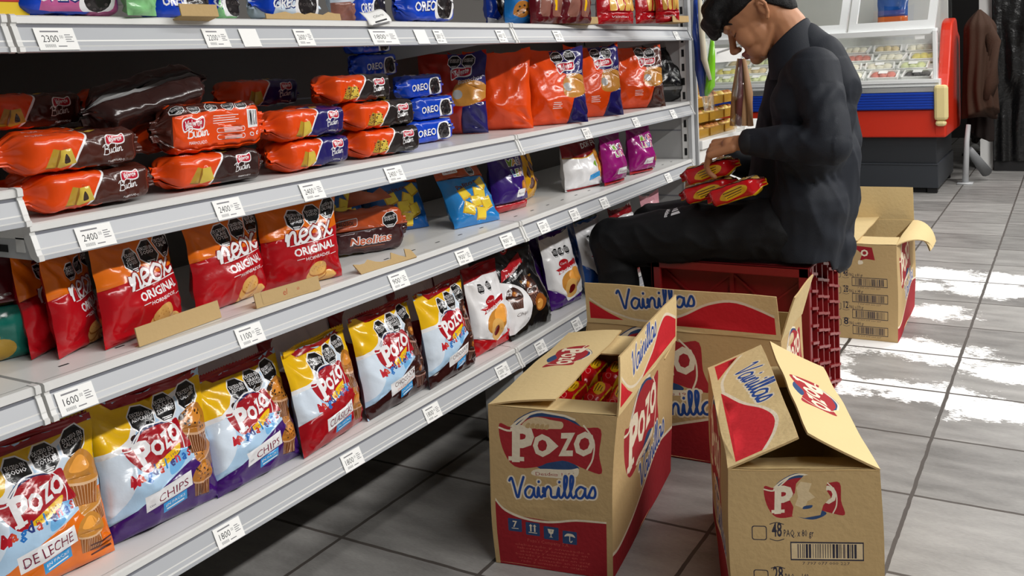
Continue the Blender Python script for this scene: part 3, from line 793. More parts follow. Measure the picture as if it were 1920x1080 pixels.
def budin_pack(L, H, D, kind):
    base = {'brown': (74, 34, 26), 'navy': (36, 30, 98), 'black': (38, 32, 32), 'dkbrown': (52, 30, 28), 'orange': (228, 66, 20)}[kind]
    P = 2 * (H + D); a = Art(L, P, film('budin_' + kind, base)); X = lambda u: (u - .5) * L
    org, wh = film('budin_orange', (228, 74, 16)), film('white', (238, 238, 240))
    if kind != 'orange':
        c = [(X(.36), -.01), (X(.42), H * .3), (X(.49), H * .75), (X(.52), H * 1.15), (X(.51), H + D)]
        a.poly([(X(-.01), -.01)] + c + [(X(-.01), H + D)], org)
        a.stroke(c, .0035, wh)
        a.rect(X(-.01), H + D, X(.5), P + .01, org)
        cake_slice(a, X(.32), H * .38, H * .74, {'brown': 'marble', 'black': 'chips'}.get(kind, 'plain'))
        valente_badge(a, X(.71), H * .73, .14 * L)
        a.script('Budin', X(.62), H * .30, H * .135, H * .022, wh, slope=.06)
        a.text({'navy': 'VAINILLA', 'black': 'CON CHIPS', 'brown': 'MARMOLADO', 'dkbrown': 'MARMOLADO'}[kind], X(.71), H * .09, H * .1, wh, width=.12 * L, res=1)
        a.at(X(.22), H + D * .3); a.text('Budin', 0, 0, H * .22, wh, shear=.3); a.text('VAINILLA', .005, -H * .18, H * .12, wh); a.at(0, 0)
        cake_slice(a, X(.58), H + D * .35, H * .4)
    else:
        br = film('budin_brown', (74, 34, 26))
        a.rect(X(-.01), -.01, X(.12), P, br); a.poly([(X(-.01), H * .82), (X(.9), H * .98), (X(.9), H * 1.3), (X(-.01), H * 1.3)], br)
        for i, u in enumerate((.16, .30, .45, .60, .72)): warn_octagon(a, X(u), H * 1.02, H * .34, EX_S)
        valente_badge(a, X(.28), H * .62, .18 * L); a.script('Budin', X(.22), H * .34, H * .12, H * .024, wh); a.text('MARMOLADO', X(.30), H * .20, H * .09, wh, width=.15 * L)
        for k in range(4): a.rect(X(.45), H * (.74 - .05 * k), X(.68 - .03 * (k % 2)), H * (.755 - .05 * k), wh)
        for y0 in (.36, .20):
            a.rrect(X(.48), H * y0, X(.73), H * (y0 + .12), H * .05, wh); a.rrect(X(.484), H * (y0 + .015), X(.726), H * (y0 + .105), H * .045, org)
            for k in range(3): a.rect(X(.54), H * (y0 + .03 + .025 * k), X(.70), H * (y0 + .042 + .025 * k), wh)
        a.rect(X(.76), H * .42, X(.86), H * .86, wh)
        for k in range(9): a.rect(X(.775 + .009 * k), H * .48, X(.775 + .009 * k + (.006 if k % 3 else .003)), H * .82, film('warning_black', (12, 12, 14)))
        a.rect(X(.06), H * .04, X(.97), H * .075, wh)
        for u in (.79, .85): a.ell(X(u), H * .28, H * .05, H * .05, wh); a.ell(X(u), H * .28, H * .03, H * .03, org)
    return a
def oreo_pack(L, H, D, kind):
    base = {'blue': (16, 66, 190), 'pink': (188, 92, 146), 'white': (206, 222, 238), 'green': (140, 206, 140)}[kind]
    P = 2 * (H + D); a = Art(L, P, film('oreo_' + kind, base)); X = lambda u: (u - .5) * L
    wh, dk, nv = film('white', (238, 238, 240)), film('cookie', (34, 30, 32)), film('oreo_navy', (18, 36, 110))
    if kind != 'blue': a.poly([(X(-.01), -.01), (X(.2), -.01), (X(.28), H + D), (X(-.01), H + D)], film('oreo_blue', (16, 66, 190)))
    if kind == 'pink':
        a.poly([(X(.2), H * .3), (X(.55), H * .9), (X(.62), P), (X(-.01), P), (X(-.01), H * .3)], film('oreo_blue', (16, 66, 190)))
        a.rect(X(.92), -.01, X(1.01), P, film('foil_grey', (160, 160, 160)))
    for dx, m, b in ((.0025, nv, .06), (0, wh, .02)):
        a.text('OREO', X(.36) + dx * .5, H * .30 - dx * .5, H * .42, m, width=.34 * L, shear=.1, bold=b, rot=3)
    a.at(X(.68), H * .42, 0, H)
    a.blob([(-.52, -.1), (-.36, .36), (-.1, .46), (.3, .42), (.5, .1), (.4, -.36), (0, -.5), (-.4, -.4)], wh); a.ell(0, 0, .40, .42, dk)
    for k in range(10): a.ell(.31 * math.cos(k * .628), .33 * math.sin(k * .628), .05, .05, film('cookie_light', (72, 66, 66)), 0, 6)
    a.text('OREO', 0, -.06, .14, film('cookie_light', (72, 66, 66)), width=.4); a.at(0, 0)
    for k in range(4):
        x = X(.80 + .048 * k); a.ell(x, H * .66, .028 * L, H * .11, dk); a.ell(x, H * .66, .022 * L, H * .045, wh)
    a.rect(X(.3), H + D * .3, X(.62), H + D * .75, wh)
    for k in range(18): a.rect(X(.31 + .017 * k), H + D * .36, X(.31 + .017 * k + .008), H + D * .7, nv)
    a.rect(X(.74), H + D * .2, X(.82), H + D * .8, film('foil_grey', (160, 160, 160)))
    return a
def plain_bag(w, h, base, bands=(), extra=None, back=None):
    """bands = (v0, v1, name, colour)"""
    a = Art(w, h, film(*base)); X = lambda u: (u - .5) * w
    for v0, v1, n, c in bands: a.poly([(X(-.01), v0 * h), (X(.5), (v0 - .03) * h), (X(1.01), v0 * h), (X(1.01), v1 * h), (X(-.01), v1 * h)], film(n, c))
    if extra: extra(a, X, h, w)
    if back: a.back = film(*back)
    return a

# ================================================================== GOODS ON THE SHELVES
W_ = film('white', (238, 238, 240))
# ---- lowest board: muffin bags
G = 'muffin bags along the lowest shelf'
put_bag('muffin_bag', pozo_bag(.215, .215, 'orange'), zD, (20, 1142), (186, 1062), 'orange bottomed muffin bag at the lower left edge, cut by the photo', 'bag', .075, 12, 1, G, seal=film('seal_red', (150, 14, 26)))
put_bag('muffin_bag', pozo_bag(.215, .222, 'chips'), zD, (215, 1038), (430, 936), 'large purple bottomed CHIPS muffin bag, nearest of the two purple ones', 'bag', .08, 10, 2, G, seal=film('seal_red', (150, 14, 26)))
put_bag('muffin_bag', pozo_bag(.205, .205, 'chips'), zD, (423, 942), (582, 856), 'purple bottomed CHIPS muffin bag leaning on the red CLÁSICAS bag', 'bag', .075, 14, 3, G, seal=film('seal_red', (150, 14, 26)))
put_bag('muffin_bag', pozo_bag(.205, .200, 'clasicas'), zD, (582, 868), (699, 789), 'red bottomed CLÁSICAS muffin bag between purple and dark brown ones', 'bag', .07, 10, 4, G, seal=film('yellow', (238, 188, 16)))
put_bag('muffin_bag', pozo_bag(.220, .210, 'choc'), zD, (702, 797), (818, 728), 'dark brown CHOCOLATE muffin bag right beside the red CLÁSICAS bag', 'bag', .075, 10, 5, G, seal=film('seal_red', (150, 14, 26)))
put_bag('muffin_bag', pozo_bag(.205, .212, 'choc'), zD, (820, 735), (905, 682), 'dark brown CHOCOLATE muffin bag beside the white and red bag', 'bag', .07, 8, 6, G, seal=film('seal_red', (150, 14, 26)))
def cari(kind):
    def ex(a, X, h, w):
        rd, tan = film('cari_red', (176, 24, 34)), film('crust_gold', (196, 134, 56))
        if kind == 'red':
            a.poly([(X(-.01), .84 * h), (X(.5), .90 * h), (X(1.01), .86 * h), (X(1.01), 1.01 * h), (X(-.01), 1.01 * h)], film('seal_red', (150, 14, 26)))
            a.poly([(X(-.01), -.01), (X(1.01), -.01), (X(1.01), .16 * h), (X(.5), .10 * h), (X(-.01), .22 * h)], film('neox_red', (178, 14, 26)))
        elif kind == 'purple': a.poly([(X(-.01), -.01), (X(1.01), -.01), (X(1.01), .12 * h), (X(.4), .07 * h), (X(-.01), .30 * h)], film('bottom_chips', (62, 18, 104)))
        else: a.poly([(X(-.01), -.01), (X(1.01), -.01), (X(1.01), .20 * h), (X(.3), .16 * h), (X(-.01), .45 * h)], film('cari_blue', (20, 84, 170)))
        for u in ((.3, .55) if kind == 'red' else (.32, .5, .68)): warn_octagon(a, X(u), .76 * h, .19 * w, EX_F)
        a.ell(X(.42), .60 * h, .14 * w, .05 * h, rd, 10); a.text('Cari', X(.42), .58 * h, .04 * h, W_, width=.18 * w, shear=.3)
        a.poly([(X(.18), .46 * h), (X(.84), .54 * h), (X(.90), .60 * h), (X(.84), .62 * h), (X(.14), .53 * h), (X(.22), .50 * h)], rd)
        a.text('Magdalenas', X(.5), .50 * h, .05 * h, W_, width=.56 * w, rot=8, shear=.2, bold=.02)
        a.ell(X(.52), .34 * h, .34 * w, .14 * h, tan, 10); a.ell(X(.66), .40 * h, .22 * w, .11 * h, film('crust2_gold', (238, 170, 74)), 10)
        a.ell(X(.46), .24 * h, .20 * w, .13 * h, film('cracker', (222, 172, 96)), -10); a.ell(X(.46), .23 * h, .09 * w, .06 * h, film('jam', (110, 20, 20)), 20)
    return ex
put_bag('muffin_bag', plain_bag(.16, .215, ('white', (238, 238, 240)), extra=cari('red'), back=('neox_red', (178, 14, 26))), zD, (900, 676), (970, 638), 'white muffin bag with red top and foot, beside the dark brown bags', 'bag', .07, 8, 7, 'white Magdalenas bags', seal=film('seal_red', (150, 14, 26)))
def cari_black(a, X, h, w):
    a.blob([(X(-.1), .1 * h), (X(.30), .14 * h), (X(.40), .34 * h), (X(.26), .56 * h), (X(.05), .66 * h), (X(-.1), .7 * h)], W_)
    a.poly([(X(.05), .66 * h), (X(.60), .80 * h), (X(.66), .92 * h), (X(.12), .78 * h)], film('cari_red', (176, 24, 34))); a.text('Magdalenas', X(.36), .735 * h, .05 * h, W_, width=.42 * w, rot=14, shear=.2)
    a.text('DULCE DE LECHE', X(.38), .665 * h, .03 * h, W_, width=.34 * w, rot=12); a.text('Selección', X(.50), .595 * h, .05 * h, film('caramel_light', (214, 150, 70)), width=.32 * w, rot=10, shear=.3)
    muffin(a, X(.14), .44 * h, .26 * w, 'choc', -8); muffin(a, X(.52), .46 * h, .36 * w, 'choc', 6)
    a.ell(X(.60), .30 * h, .13 * w, .10 * h, film('caramel', (150, 84, 30))); a.ell(X(.58), .28 * h, .07 * w, .06 * h, film('caramel_light', (214, 150, 70)))
    a.ell(X(.40), 1.0 * h, .10 * w, .05 * h, film('cari_red', (176, 24, 34)), 10); a.text('Ca', X(.40), .975 * h, .06 * h, W_, width=.1 * w)
    a.text('Chips', X(.17), .24 * h, .05 * h, film('chip', (52, 30, 18)), width=.18 * w, shear=.3); a.text('210', X(.27), .17 * h, .03 * h, film('chip', (52, 30, 18)))
put_bag('muffin_bag', plain_bag(.215, .235, ('bag_black', (16, 15, 16)), extra=cari_black), zD, (966, 648), (1055, 600), 'black muffin bag with brown muffins, standing at the shelf joint', 'bag', .085, 16, 8)
put_bag('muffin_bag', plain_bag(.165, .215, ('white', (238, 238, 240)), extra=cari('purple'), back=('bottom_chips', (62, 18, 104))), zD, (1045, 587), (1102, 562), 'white muffin bag with purple foot, right of the black bag', 'bag', .075, 10, 9, 'white Magdalenas bags', seal=film('bottom_chips', (62, 18, 104)))
put_bag('muffin_bag', plain_bag(.165, .22, ('white', (238, 238, 240)), extra=cari('blue')), zD, (1108, 560), (1165, 532), 'white muffin bag with blue foot, partly behind the cartons and knee', 'bag', .075, 10, 10, 'white Magdalenas bags', seal=film('cari_blue', (20, 84, 170)))
put_bag('muffin_bag', plain_bag(.17, .235, ('white', (238, 238, 240)), extra=cari('red')), zD, (1170, 532), (1218, 508), 'white muffin bag showing only its top above the thigh', 'bag', .075, 8, 11, 'white Magdalenas bags')
put_bag('muffin_bag', plain_bag(.15, .245, ('pale_pink', (208, 150, 160)), extra=cari('purple')), zD, (1225, 505), (1262, 486), 'pinkish muffin bag at the far end of the lowest shelf', 'bag', .07, 6, 12)
# second row on the lowest board, in the shade
def back_row(label, name, col, y, x, w, h, seed, yaw=88, lean=16, z=zD, extra=None, th=.08):
    a = plain_bag(w, h, (name, col), extra=extra)
    me = bag_mesh('snack_bag', a, th, seed, .008, 1.3)
    o = link('muffin_bag' if z == zD else 'snack_bag', me, None, (x, y, z + .0015), (-R(lean), 0, R(yaw)))
    return tag(o, label, 'bag', 'bags standing in the second row')
def ex_white(a, X, h, w):
    a.blob([(X(.1), .55 * h), (X(.5), .5 * h), (X(.98), .62 * h), (X(.95), .9 * h), (X(.5), .95 * h), (X(.15), .8 * h)], film('pale_pink2', (226, 210, 212))); a.poly([(X(-.01), .9 * h), (X(.3), .95 * h), (X(.2), 1.01 * h), (X(-.01), 1.01 * h)], film('yellow', (238, 188, 16)))
def ex_yel(a, X, h, w):
    a.poly([(X(.35), .5 * h), (X(1.01), .45 * h), (X(1.01), 1.01 * h), (X(.45), 1.01 * h)], film('yellow', (238, 188, 16)))
back_row('orange and yellow bag lying behind the orange bottomed muffin bag', 'neox_orange', (228, 112, 18), -1.03, -1.075, .25, .215, 21, extra=ex_yel)
back_row('dark wrapped bag behind the nearest purple CHIPS bag', 'bag_dark', (34, 26, 34), -.84, -1.10, .22, .245, 22)
back_row('red and white bag behind the second purple CHIPS bag', 'seal_red', (150, 14, 26), -.64, -1.07, .22, .225, 23, extra=ex_white)
back_row('red and pale bag behind the red CLÁSICAS bag', 'seal_red', (150, 14, 26), -.43, -1.065, .22, .235, 24, extra=ex_white)
back_row('yellow and pale bag behind the first CHOCOLATE bag', 'seal_red', (150, 14, 26), -.22, -1.06, .21, .235, 25, extra=ex_white)
back_row('white topped red bag behind the second CHOCOLATE bag', 'seal_red', (150, 14, 26), -.03, -1.06, .21, .235, 26, extra=ex_white)
back_row('dim red bag behind the white and red muffin bag', 'bag_wine', (90, 16, 26), .17, -1.08, .21, .235, 27, extra=ex_white)
back_row('dark purple bag behind the purple footed muffin bag', 'bottom_chips', (62, 18, 104), .56, -1.06, .24, .235, 28)
back_row('blue bag behind the blue footed muffin bag', 'cari_blue', (20, 84, 170), .80, -1.075, .22, .225, 29)
back_row('dark green bag deep behind the white muffin bags', 'bag_green_dark', (34, 60, 24), 1.0, -1.09, .22, .245, 30)

# ---- third board: cracker bags
G = 'red and orange cracker bags'
def green_ex(a, X, h, w):
    a.rect(X(-.01), .5 * h, X(1.01), 1.01 * h, film('bag_wine', (90, 16, 26))); a.stroke([(X(0), .5 * h), (X(1), .5 * h)], .003, film('cake', (214, 186, 74)), 1)
    a.text('crackers', X(.5), .58 * h, .05 * h, film('foil_grey', (160, 160, 160)), width=.6 * w); warn_octagon(a, X(.35), .84 * h, .26 * w, EX_S)
    for x, y in ((.25, .12), (.5, .1), (.36, .22)): a.ell(X(x), y * h, .16 * w, .1 * w, film('cake_shade', (176, 140, 44)))
put_bag('cracker_bag', plain_bag(.17, .165, ('bag_teal', (14, 104, 92)), extra=green_ex), zC, (-85, 704), (78, 666), 'teal and dark red cracker bag at the left edge of the shelf', 'bag', .06, 8, 31, w=.17)
nb = neox_bag(.125, .164)
for i, (BL, BR, lab, lean) in enumerate((((92, 666), (140, 640), 'dim cracker bag set back behind the first bright cracker bag', 8), ((138, 668), (196, 636), 'cracker bag turned sideways against the first bright cracker bag', 8))):
    put_bag('cracker_bag', nb, zC, BL, BR, lab, 'bag', .036, lean, 32 + i, G, seal=film('neox_orange', (228, 112, 18)))
put_bag('cracker_bag', neox_bag(.182, .166), zC, (196, 668), (376, 592), 'nearest bright ORIGINAL cracker bag, standing behind a cardboard strip', 'bag', .06, 8, 34, G, seal=film('neox_orange', (228, 112, 18)))
put_bag('cracker_bag', neox_bag(.186, .170), zC, (376, 600), (522, 545), 'middle of the three bright ORIGINAL cracker bags', 'bag', .06, 8, 35, G, seal=film('neox_orange', (228, 112, 18)))
put_bag('cracker_bag', neox_bag(.172, .172), zC, (520, 548), (632, 524), 'farthest of the three bright ORIGINAL cracker bags, beside the empty gap', 'bag', .055, 4, 36, G, seal=film('neox_orange', (228, 112, 18)))
# cardboard strips of cut display trays
M_kraft = kraft('kraft', (186, 158, 112)); M_kraft_in = kraft('kraft_inner', (214, 190, 140)); M_kred = kraft('strip_red', (170, 60, 44))
def strip(name, px0, px1, z, h, label, lean=14, depth=.05, ragged=0, group='cut cardboard display trays', text=None):
    a, b = at_z(*px0, z), at_z(*px1, z); w = (b - a).length; d = (b - a).normalized()
    m = MB(); rr = random.Random(int(px0[0])); n = 12
    top = [h * (1 - ragged * rr.random()) for _ in range(n + 1)]
    vs = []; t = .0022
    for y in (0, t):
        for i in range(n + 1): vs += [(i / n * w, y, 0.0), (i / n * w, y, top[i])]
    fs = []; q = 2 * (n + 1)
    for i in range(n):
        k = 2 * i
        fs += [(k, k + 2, k + 3, k + 1), (q + k, q + k + 1, q + k + 3, q + k + 2), (k + 1, k + 3, q + k + 3, q + k + 1), (k, q + k, q + k + 2, k + 2)]
    fs += [(0, 1, q + 1, q), (2 * n, q + 2 * n, q + 2 * n + 1, 2 * n + 1)]
    m.add(vs, fs, M_kraft)
    m.box((0, t, 0), (w, depth, .002), M_kraft)
    if text:
        ar = Art(w * .7, h * .8, M_kraft, kraft); ar.text(text, 0, h * .2, h * .6, M_kred, shear=.2); ar.text('ab', w * .2, h * .3, h * .3, M_kred)
        v, tt, mi = ar.sheet(.03); o = len(m.v)
        m.v += [(x + w * .45, -.0004, z + .004) for x, z in v]; m.f += [tuple(int(i) + o for i in f) for f in tt]
        m.m += [m.mi(ar.mats[i]) for i in mi]
    o = m.obj(name, None, False, 0, (a.x, a.y, z + .001), (-R(lean), 0, math.atan2(d.y, d.x)))
    return tag(o, label, 'cardboard', group)
strip('cardboard_strip', (262, 652), (416, 596), zC, .030, 'brown cardboard strip in front of the nearest bright cracker bag')
strip('cardboard_strip', (482, 580), (602, 543), zC, .026, 'brown cardboard strip with red lettering below the farthest bright cracker bag', text='el')
strip('cardboard_strip', (678, 515), (782, 482), zC, .030, 'torn cardboard scrap on the empty part of the cracker shelf', 50, .02, .75)
# wafer pack Neolitas
def neolitas(L, H, D):
    P = 2 * (H + D); a = Art(L, P, film('neolitas_brown', (58, 22, 24))); X = lambda u: (u - .5) * L
    org = film('neolitas_orange', (176, 72, 26))
    a.poly([(X(-.01), H * .55), (X(1.01), H * .58), (X(1.01), H + D * 1.2), (X(-.01), H + D * 1.2)], org)
    a.rrect(X(.08), H * .66, X(.35), H * .86, H * .05, W_); a.rrect(X(.085), H * .675, X(.345), H * .845, H * .045, org)
    a.text('NEOSOL', X(.215), H * .70, H * .14, film('warning_black', (12, 12, 14)), width=.2 * L, bold=.02)
    warn_octagon(a, X(.74), H * .72, H * .42, EX_S)
    for b, m in ((.07, W_), (.02, film('neolitas_text', (196, 90, 50)))): a.text('Neolitas', X(.5), H * .22, H * .26, m, width=.5 * L, shear=.15, bold=b)
    a.rect(X(.3), H * .12, X(.66), H * .14, film('neolitas_orange2', (150, 80, 50)))
    return a
q = (at_z(633, 484, zC) + at_z(780, 466, zC)) / 2
put_pack('wafer_packet', pack_mesh('wafer_packet', neolitas(.205, .092, .05), .205, .092, .05, 3, .012, finax='z'), (q.x - .03, q.y, zC + .001), 66, 'brown and orange wafer packet standing on the cracker shelf')
fl = MB()
fl.add([(-.05, 0, 0), (.075, .005, .012), (.055, .01, .042), (.03, .012, .03), (-.02, .012, .05)], [(0, 1, 2, 3, 4)], film('neolitas_flap', (190, 96, 60)))
o = fl.obj('torn_wrapper', None, True, 0, (q.x - .055, q.y + .04, zC + .100), (R(-30), 0, R(70))); o.modifiers.new('t', 'SOLIDIFY').thickness = .001
tag(o, 'torn orange wrapper flap lying on the brown wafer packet', 'wrapper')
back_row('dark green packet deep behind the wafer packet', 'bag_green_dark', (34, 60, 24), -.30, -1.17, .15, .12, 41, z=zC)
def palitos(a, X, h, w):
    a.poly([(X(-.01), .74 * h), (X(1.01), .70 * h), (X(1.01), 1.01 * h), (X(-.01), 1.01 * h)], film('neolitas_orange', (176, 72, 26)))
    a.rrect(X(.14), .80 * h, X(.4), .88 * h, .004, W_); a.text('NEOSOL', X(.27), .82 * h, .02, film('seal_red', (150, 14, 26)), width=.2 * w); warn_octagon(a, X(.72), .82 * h, .22 * w, EX_S)
    a.text('Palitos', X(.45), .56 * h, .09 * h, film('print_brown', (84, 36, 26)), width=.5 * w, rot=10, bold=.03)
    yl, yd = film('cheese', (240, 208, 62)), film('cheese_dark', (206, 160, 30))
    for x, y, rt in ((.30, .44, 20), (.62, .42, -15), (.50, .30, 10), (.78, .56, 30), (.30, .22, -20), (.72, .24, 25), (.54, .12, 0)):
        a.at(X(x), y * h, rt); a.poly([(-.018, -.014), (.016, -.016), (.020, .014), (-.014, .018)], yd); a.poly([(-.014, -.010), (.018, -.012), (.020, .012), (-.010, .016)], yl); a.at(0, 0)
put_bag('snack_bag', plain_bag(.16, .175, ('palitos_blue', (36, 126, 196)), extra=palitos), zC, (845, 436), (962, 410), 'light blue stick snack bag slumped forward over the shelf edge', 'bag', .06, 28, 42, 'light blue snack bags')
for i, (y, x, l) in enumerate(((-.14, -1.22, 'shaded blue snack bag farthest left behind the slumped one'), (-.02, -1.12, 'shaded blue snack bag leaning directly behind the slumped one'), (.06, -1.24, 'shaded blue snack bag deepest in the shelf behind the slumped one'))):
    o = link('snack_bag', bag_mesh('snack_bag', plain_bag(.15, .17, ('palitos_blue_shaded', (24, 84, 150)), extra=palitos), .06, 43 + i, .008), None, (x, y, zC + .0015), (-R(24), 0, R(66))); tag(o, l, 'bag', 'light blue snack bags')  # darker copy of the blue film carries the shade in its colour
def merengue(a, X, h, w):
    cols = [(112, 150, 40), (206, 140, 30), (40, 60, 120), (170, 40, 60), (60, 130, 180), (120, 150, 40), (190, 110, 30), (60, 70, 140)]
    for r_, word in enumerate(('MAGA', 'LENAS')):
        for i, ch in enumerate(word):
            x, y = X(.50 + .095 * i), (.70 - .17 * r_) * h
            a.text(ch, x, y, .15 * h, W_, bold=.09, res=1); a.text(ch, x, y, .15 * h, film('meren%d' % ((i + 4 * r_) % 8), cols[(i + 4 * r_) % 8]), bold=.02, res=1)
    a.rect(X(-.01), -.01, X(1.01), .13 * h, film('neox_red', (178, 14, 26)))
    for x, y in ((.72, .34), (.9, .30), (.84, .42)): a.ell(X(x), y * h, .09 * w, .11 * h, film('crust_tan', (176, 112, 40))); a.ell(X(x), (y + .03) * h, .05 * w, .05 * h, film('crust2_tan', (220, 142, 54)))
    a.rrect(X(.46), .2 * h, X(.74), .32 * h, .004, W_); a.text('Merengue', X(.6), .235 * h, .05 * h, film('warning_black', (12, 12, 14)), width=.22 * w, shear=.2)
put_bag('snack_bag', plain_bag(.15, .175, ('meren_purple', (52, 22, 110)), extra=merengue, back=('meren_purple', (52, 22, 110))), zC, (925, 408), (1010, 386), 'dark purple sweets bag with red foot and multicoloured letters', 'bag', .075, 6, 47)
def yel_ex(a, X, h, w):
    for x, y in ((.3, .5), (.6, .6), (.4, .3), (.7, .35), (.5, .78)): a.ell(X(x), y * h, .14 * w, .10 * h, film('print_brown', (84, 36, 26)), 20)
    a.text('M', X(.4), .8 * h, .1 * h, W_, bold=.03)
put_bag('snack_bag', plain_bag(.13, .165, ('yellow_dk', (206, 150, 14)), extra=yel_ex), zC, (985, 388), (1032, 364), 'yellow bag with dark brown sweets, right of the dark purple bag', 'bag', .06, 4, 48, back=.02)
def donfu(a, X, h, w):
    a.poly([(X(-.01), .62 * h), (X(.5), .58 * h), (X(1.01), .74 * h), (X(1.01), 1.01 * h), (X(-.01), 1.01 * h)], film('donfu_red', (120, 14, 22)))
    a.stroke([(X(0), .62 * h), (X(.5), .585 * h), (X(1), .74 * h)], .003, film('yellow_dk', (206, 150, 14)))
    a.text('DON FU', X(.72), .78 * h, .14 * h, W_, width=.5 * w, bold=.03, rot=5)
    for x, y, r_ in ((.86, .62, .10), (.92, .46, .11), (.88, .30, .12), (.97, .36, .12)): a.ell(X(x), y * h, r_ * w, r_ * h * 1.1, film('crust_gold', (196, 134, 56))); a.ell(X(x + .01), (y + .02) * h, r_ * w * .6, r_ * h * .6, film('crust2_gold', (238, 170, 74)))
    a.blob([(X(.62), .44 * h), (X(.76), .50 * h), (X(.74), .38 * h)], film('leaf', (120, 180, 50)))
    a.poly([(X(.5), .14 * h), (X(.82), .20 * h), (X(.82), .30 * h), (X(.5), .24 * h)], film('tab_blue', (52, 152, 216))); a.rect(X(-.01), -.01, X(1.01), .035 * h, film('neox_red', (178, 14, 26)))
put_bag('snack_bag', plain_bag(.175, .165, ('white', (238, 238, 240)), extra=donfu, back=('white', (238, 238, 240))), zC, (1060, 365), (1147, 346), 'white puffy DON FU bag with dark red top', 'bag', .085, 6, 49)
def mage(a, X, h, w):
    cols = [(120, 170, 50), (220, 150, 40), (60, 90, 160), (200, 60, 90)]
    for r_, word in enumerate(('MAGA', 'LENA')):
        for i, ch in enumerate(word): a.text(ch, X(.40 + .13 * i), (.68 - .15 * r_) * h, .15 * h, W_, bold=.09, res=1); a.text(ch, X(.40 + .13 * i), (.68 - .15 * r_) * h, .14 * h, film('mage%d' % i, cols[i]), bold=.02, res=1)
    a.rrect(X(.36), .18 * h, X(.8), .3 * h, .004, W_); a.text('Frutilla', X(.58), .21 * h, .06 * h, film('meren_magenta', (150, 20, 116)), width=.3 * w)
    for x, y in ((.95, .6), (.98, .4), (.93, .3)): a.ell(X(x), y * h, .08 * w, .1 * h, film('crust_tan', (176, 112, 40)))
    a.rect(X(-.01), -.01, X(1.01), .06 * h, film('cari_red', (176, 24, 34)))
put_bag('snack_bag', plain_bag(.14, .16, ('meren_magenta', (150, 20, 116)), extra=mage), zC, (1140, 352), (1186, 338), 'magenta sweets bag pressed against the white puffy bag', 'bag', .07, 6, 50, 'magenta sweets bags')
put_bag('snack_bag', plain_bag(.14, .165, ('meren_magenta', (150, 20, 116)), extra=mage), zC, (1180, 332), (1244, 318), 'last magenta sweets bag on the right before the empty shelf end', 'bag', .075, 4, 51, 'magenta sweets bags')

# ---- second board: sponge cakes
G = 'wrapped sponge cakes'
L, H, D = .225, .052, .075
BM = {k: pack_mesh('sponge_cake_packet', budin_pack(L, H, D, k), L, H, D, i, .016) for i, k in enumerate(('brown', 'navy', 'black', 'dkbrown'))}
BM['orange'] = pack_mesh('sponge_cake_packet', budin_pack(.225, .075, .055, 'orange'), .225, .075, .055, 9, .016)
sv = Art(.225, .26, film('budin_dkbrown', (52, 30, 28))); sv.rect(-.12, .092, .12, .106, film('foil_grey', (160, 160, 160)))
for k in range(3): sv.rect(-.12, .0945 + .004 * k, .12, .0953 + .004 * k, film('foil_grey2', (110, 110, 110)))
BM['silver'] = pack_mesh('sponge_cake_packet', sv, .225, .055, .075, 10, .016)
def cake(kind, px, py, row, label, yaw=90, dx=0.0, roll=0, pitch=0, dz=0):
    """px,py = lower middle of the front face; row = layer in the pile"""
    z = zB + .002 + row * .0575 + dz
    px += 26
    q = at_x(px, py, -.915 + dx)
    put_pack('sponge_cake_packet', BM[kind], (-.915 + dx - D / 2, q.y, z), yaw, label, 'cake', G, pitch, roll)
cake('brown', 170, 385, 0, 'brown and orange sponge cake packet at the left end of the bottom layer', 91)
cake('dkbrown', 395, 345, 0, 'dark brown sponge cake packet in the bottom layer under the orange backed one', 86)
cake('navy', 580, 318, 0, 'navy and orange sponge cake packet in the bottom layer', 92)
cake('black', 716, 280, 0, 'black and orange sponge cake packet at the right end of the bottom layer', 85)
cake('brown', 140, 310, 1, 'brown and orange sponge cake packet at the left end of the upper layer', 88, .006)
cake('orange', 398, 268, 1, 'orange sponge cake packet turned back side out, with white barcode', 84, .004)
cake('navy', 570, 248, 1, 'navy and orange sponge cake packet in the upper layer', 93, .004)
cake('black', 706, 235, 1, 'black and orange sponge cake packet in the upper layer at the right end', 86, .0)
cake('black', 660, 180, 2, 'black and orange sponge cake packet alone on the third layer', 88, -.02)
cake('navy', 480, 178, 2, 'navy sponge cake packet set back in the shade of the third layer', 90, -.16)
cake('brown', 240, 180, 2, 'brown sponge cake packet dimly seen behind the upper layer', 90, -.18)
cake('brown', 40, 230, 2, 'brown sponge cake packet in the dark at the far left', 92, -.15)
put_pack('sponge_cake_packet', BM['silver'], (-1.02, -.84, zB + .135), 80, 'dark brown sponge cake packet lying tilted, its silver seam facing out', 'cake', G, -12, 48)
cake('brown', 330, 215, 1, 'brown sponge cake packet wedged behind the orange backed one', 95, -.09)
cake('navy', 600, 210, 1, 'navy sponge cake packet in the second row, hidden by the upper layer', 90, -.10)
cake('brown', 120, 270, 1, 'brown sponge cake packet in the second row behind the left end', 90, -.10)
cake('brown', 130, 330, 0, 'brown sponge cake packet in the second row of the bottom layer, left end', 90, -.10)
cake('navy', 560, 290, 0, 'navy sponge cake packet in the second row of the bottom layer', 90, -.10)
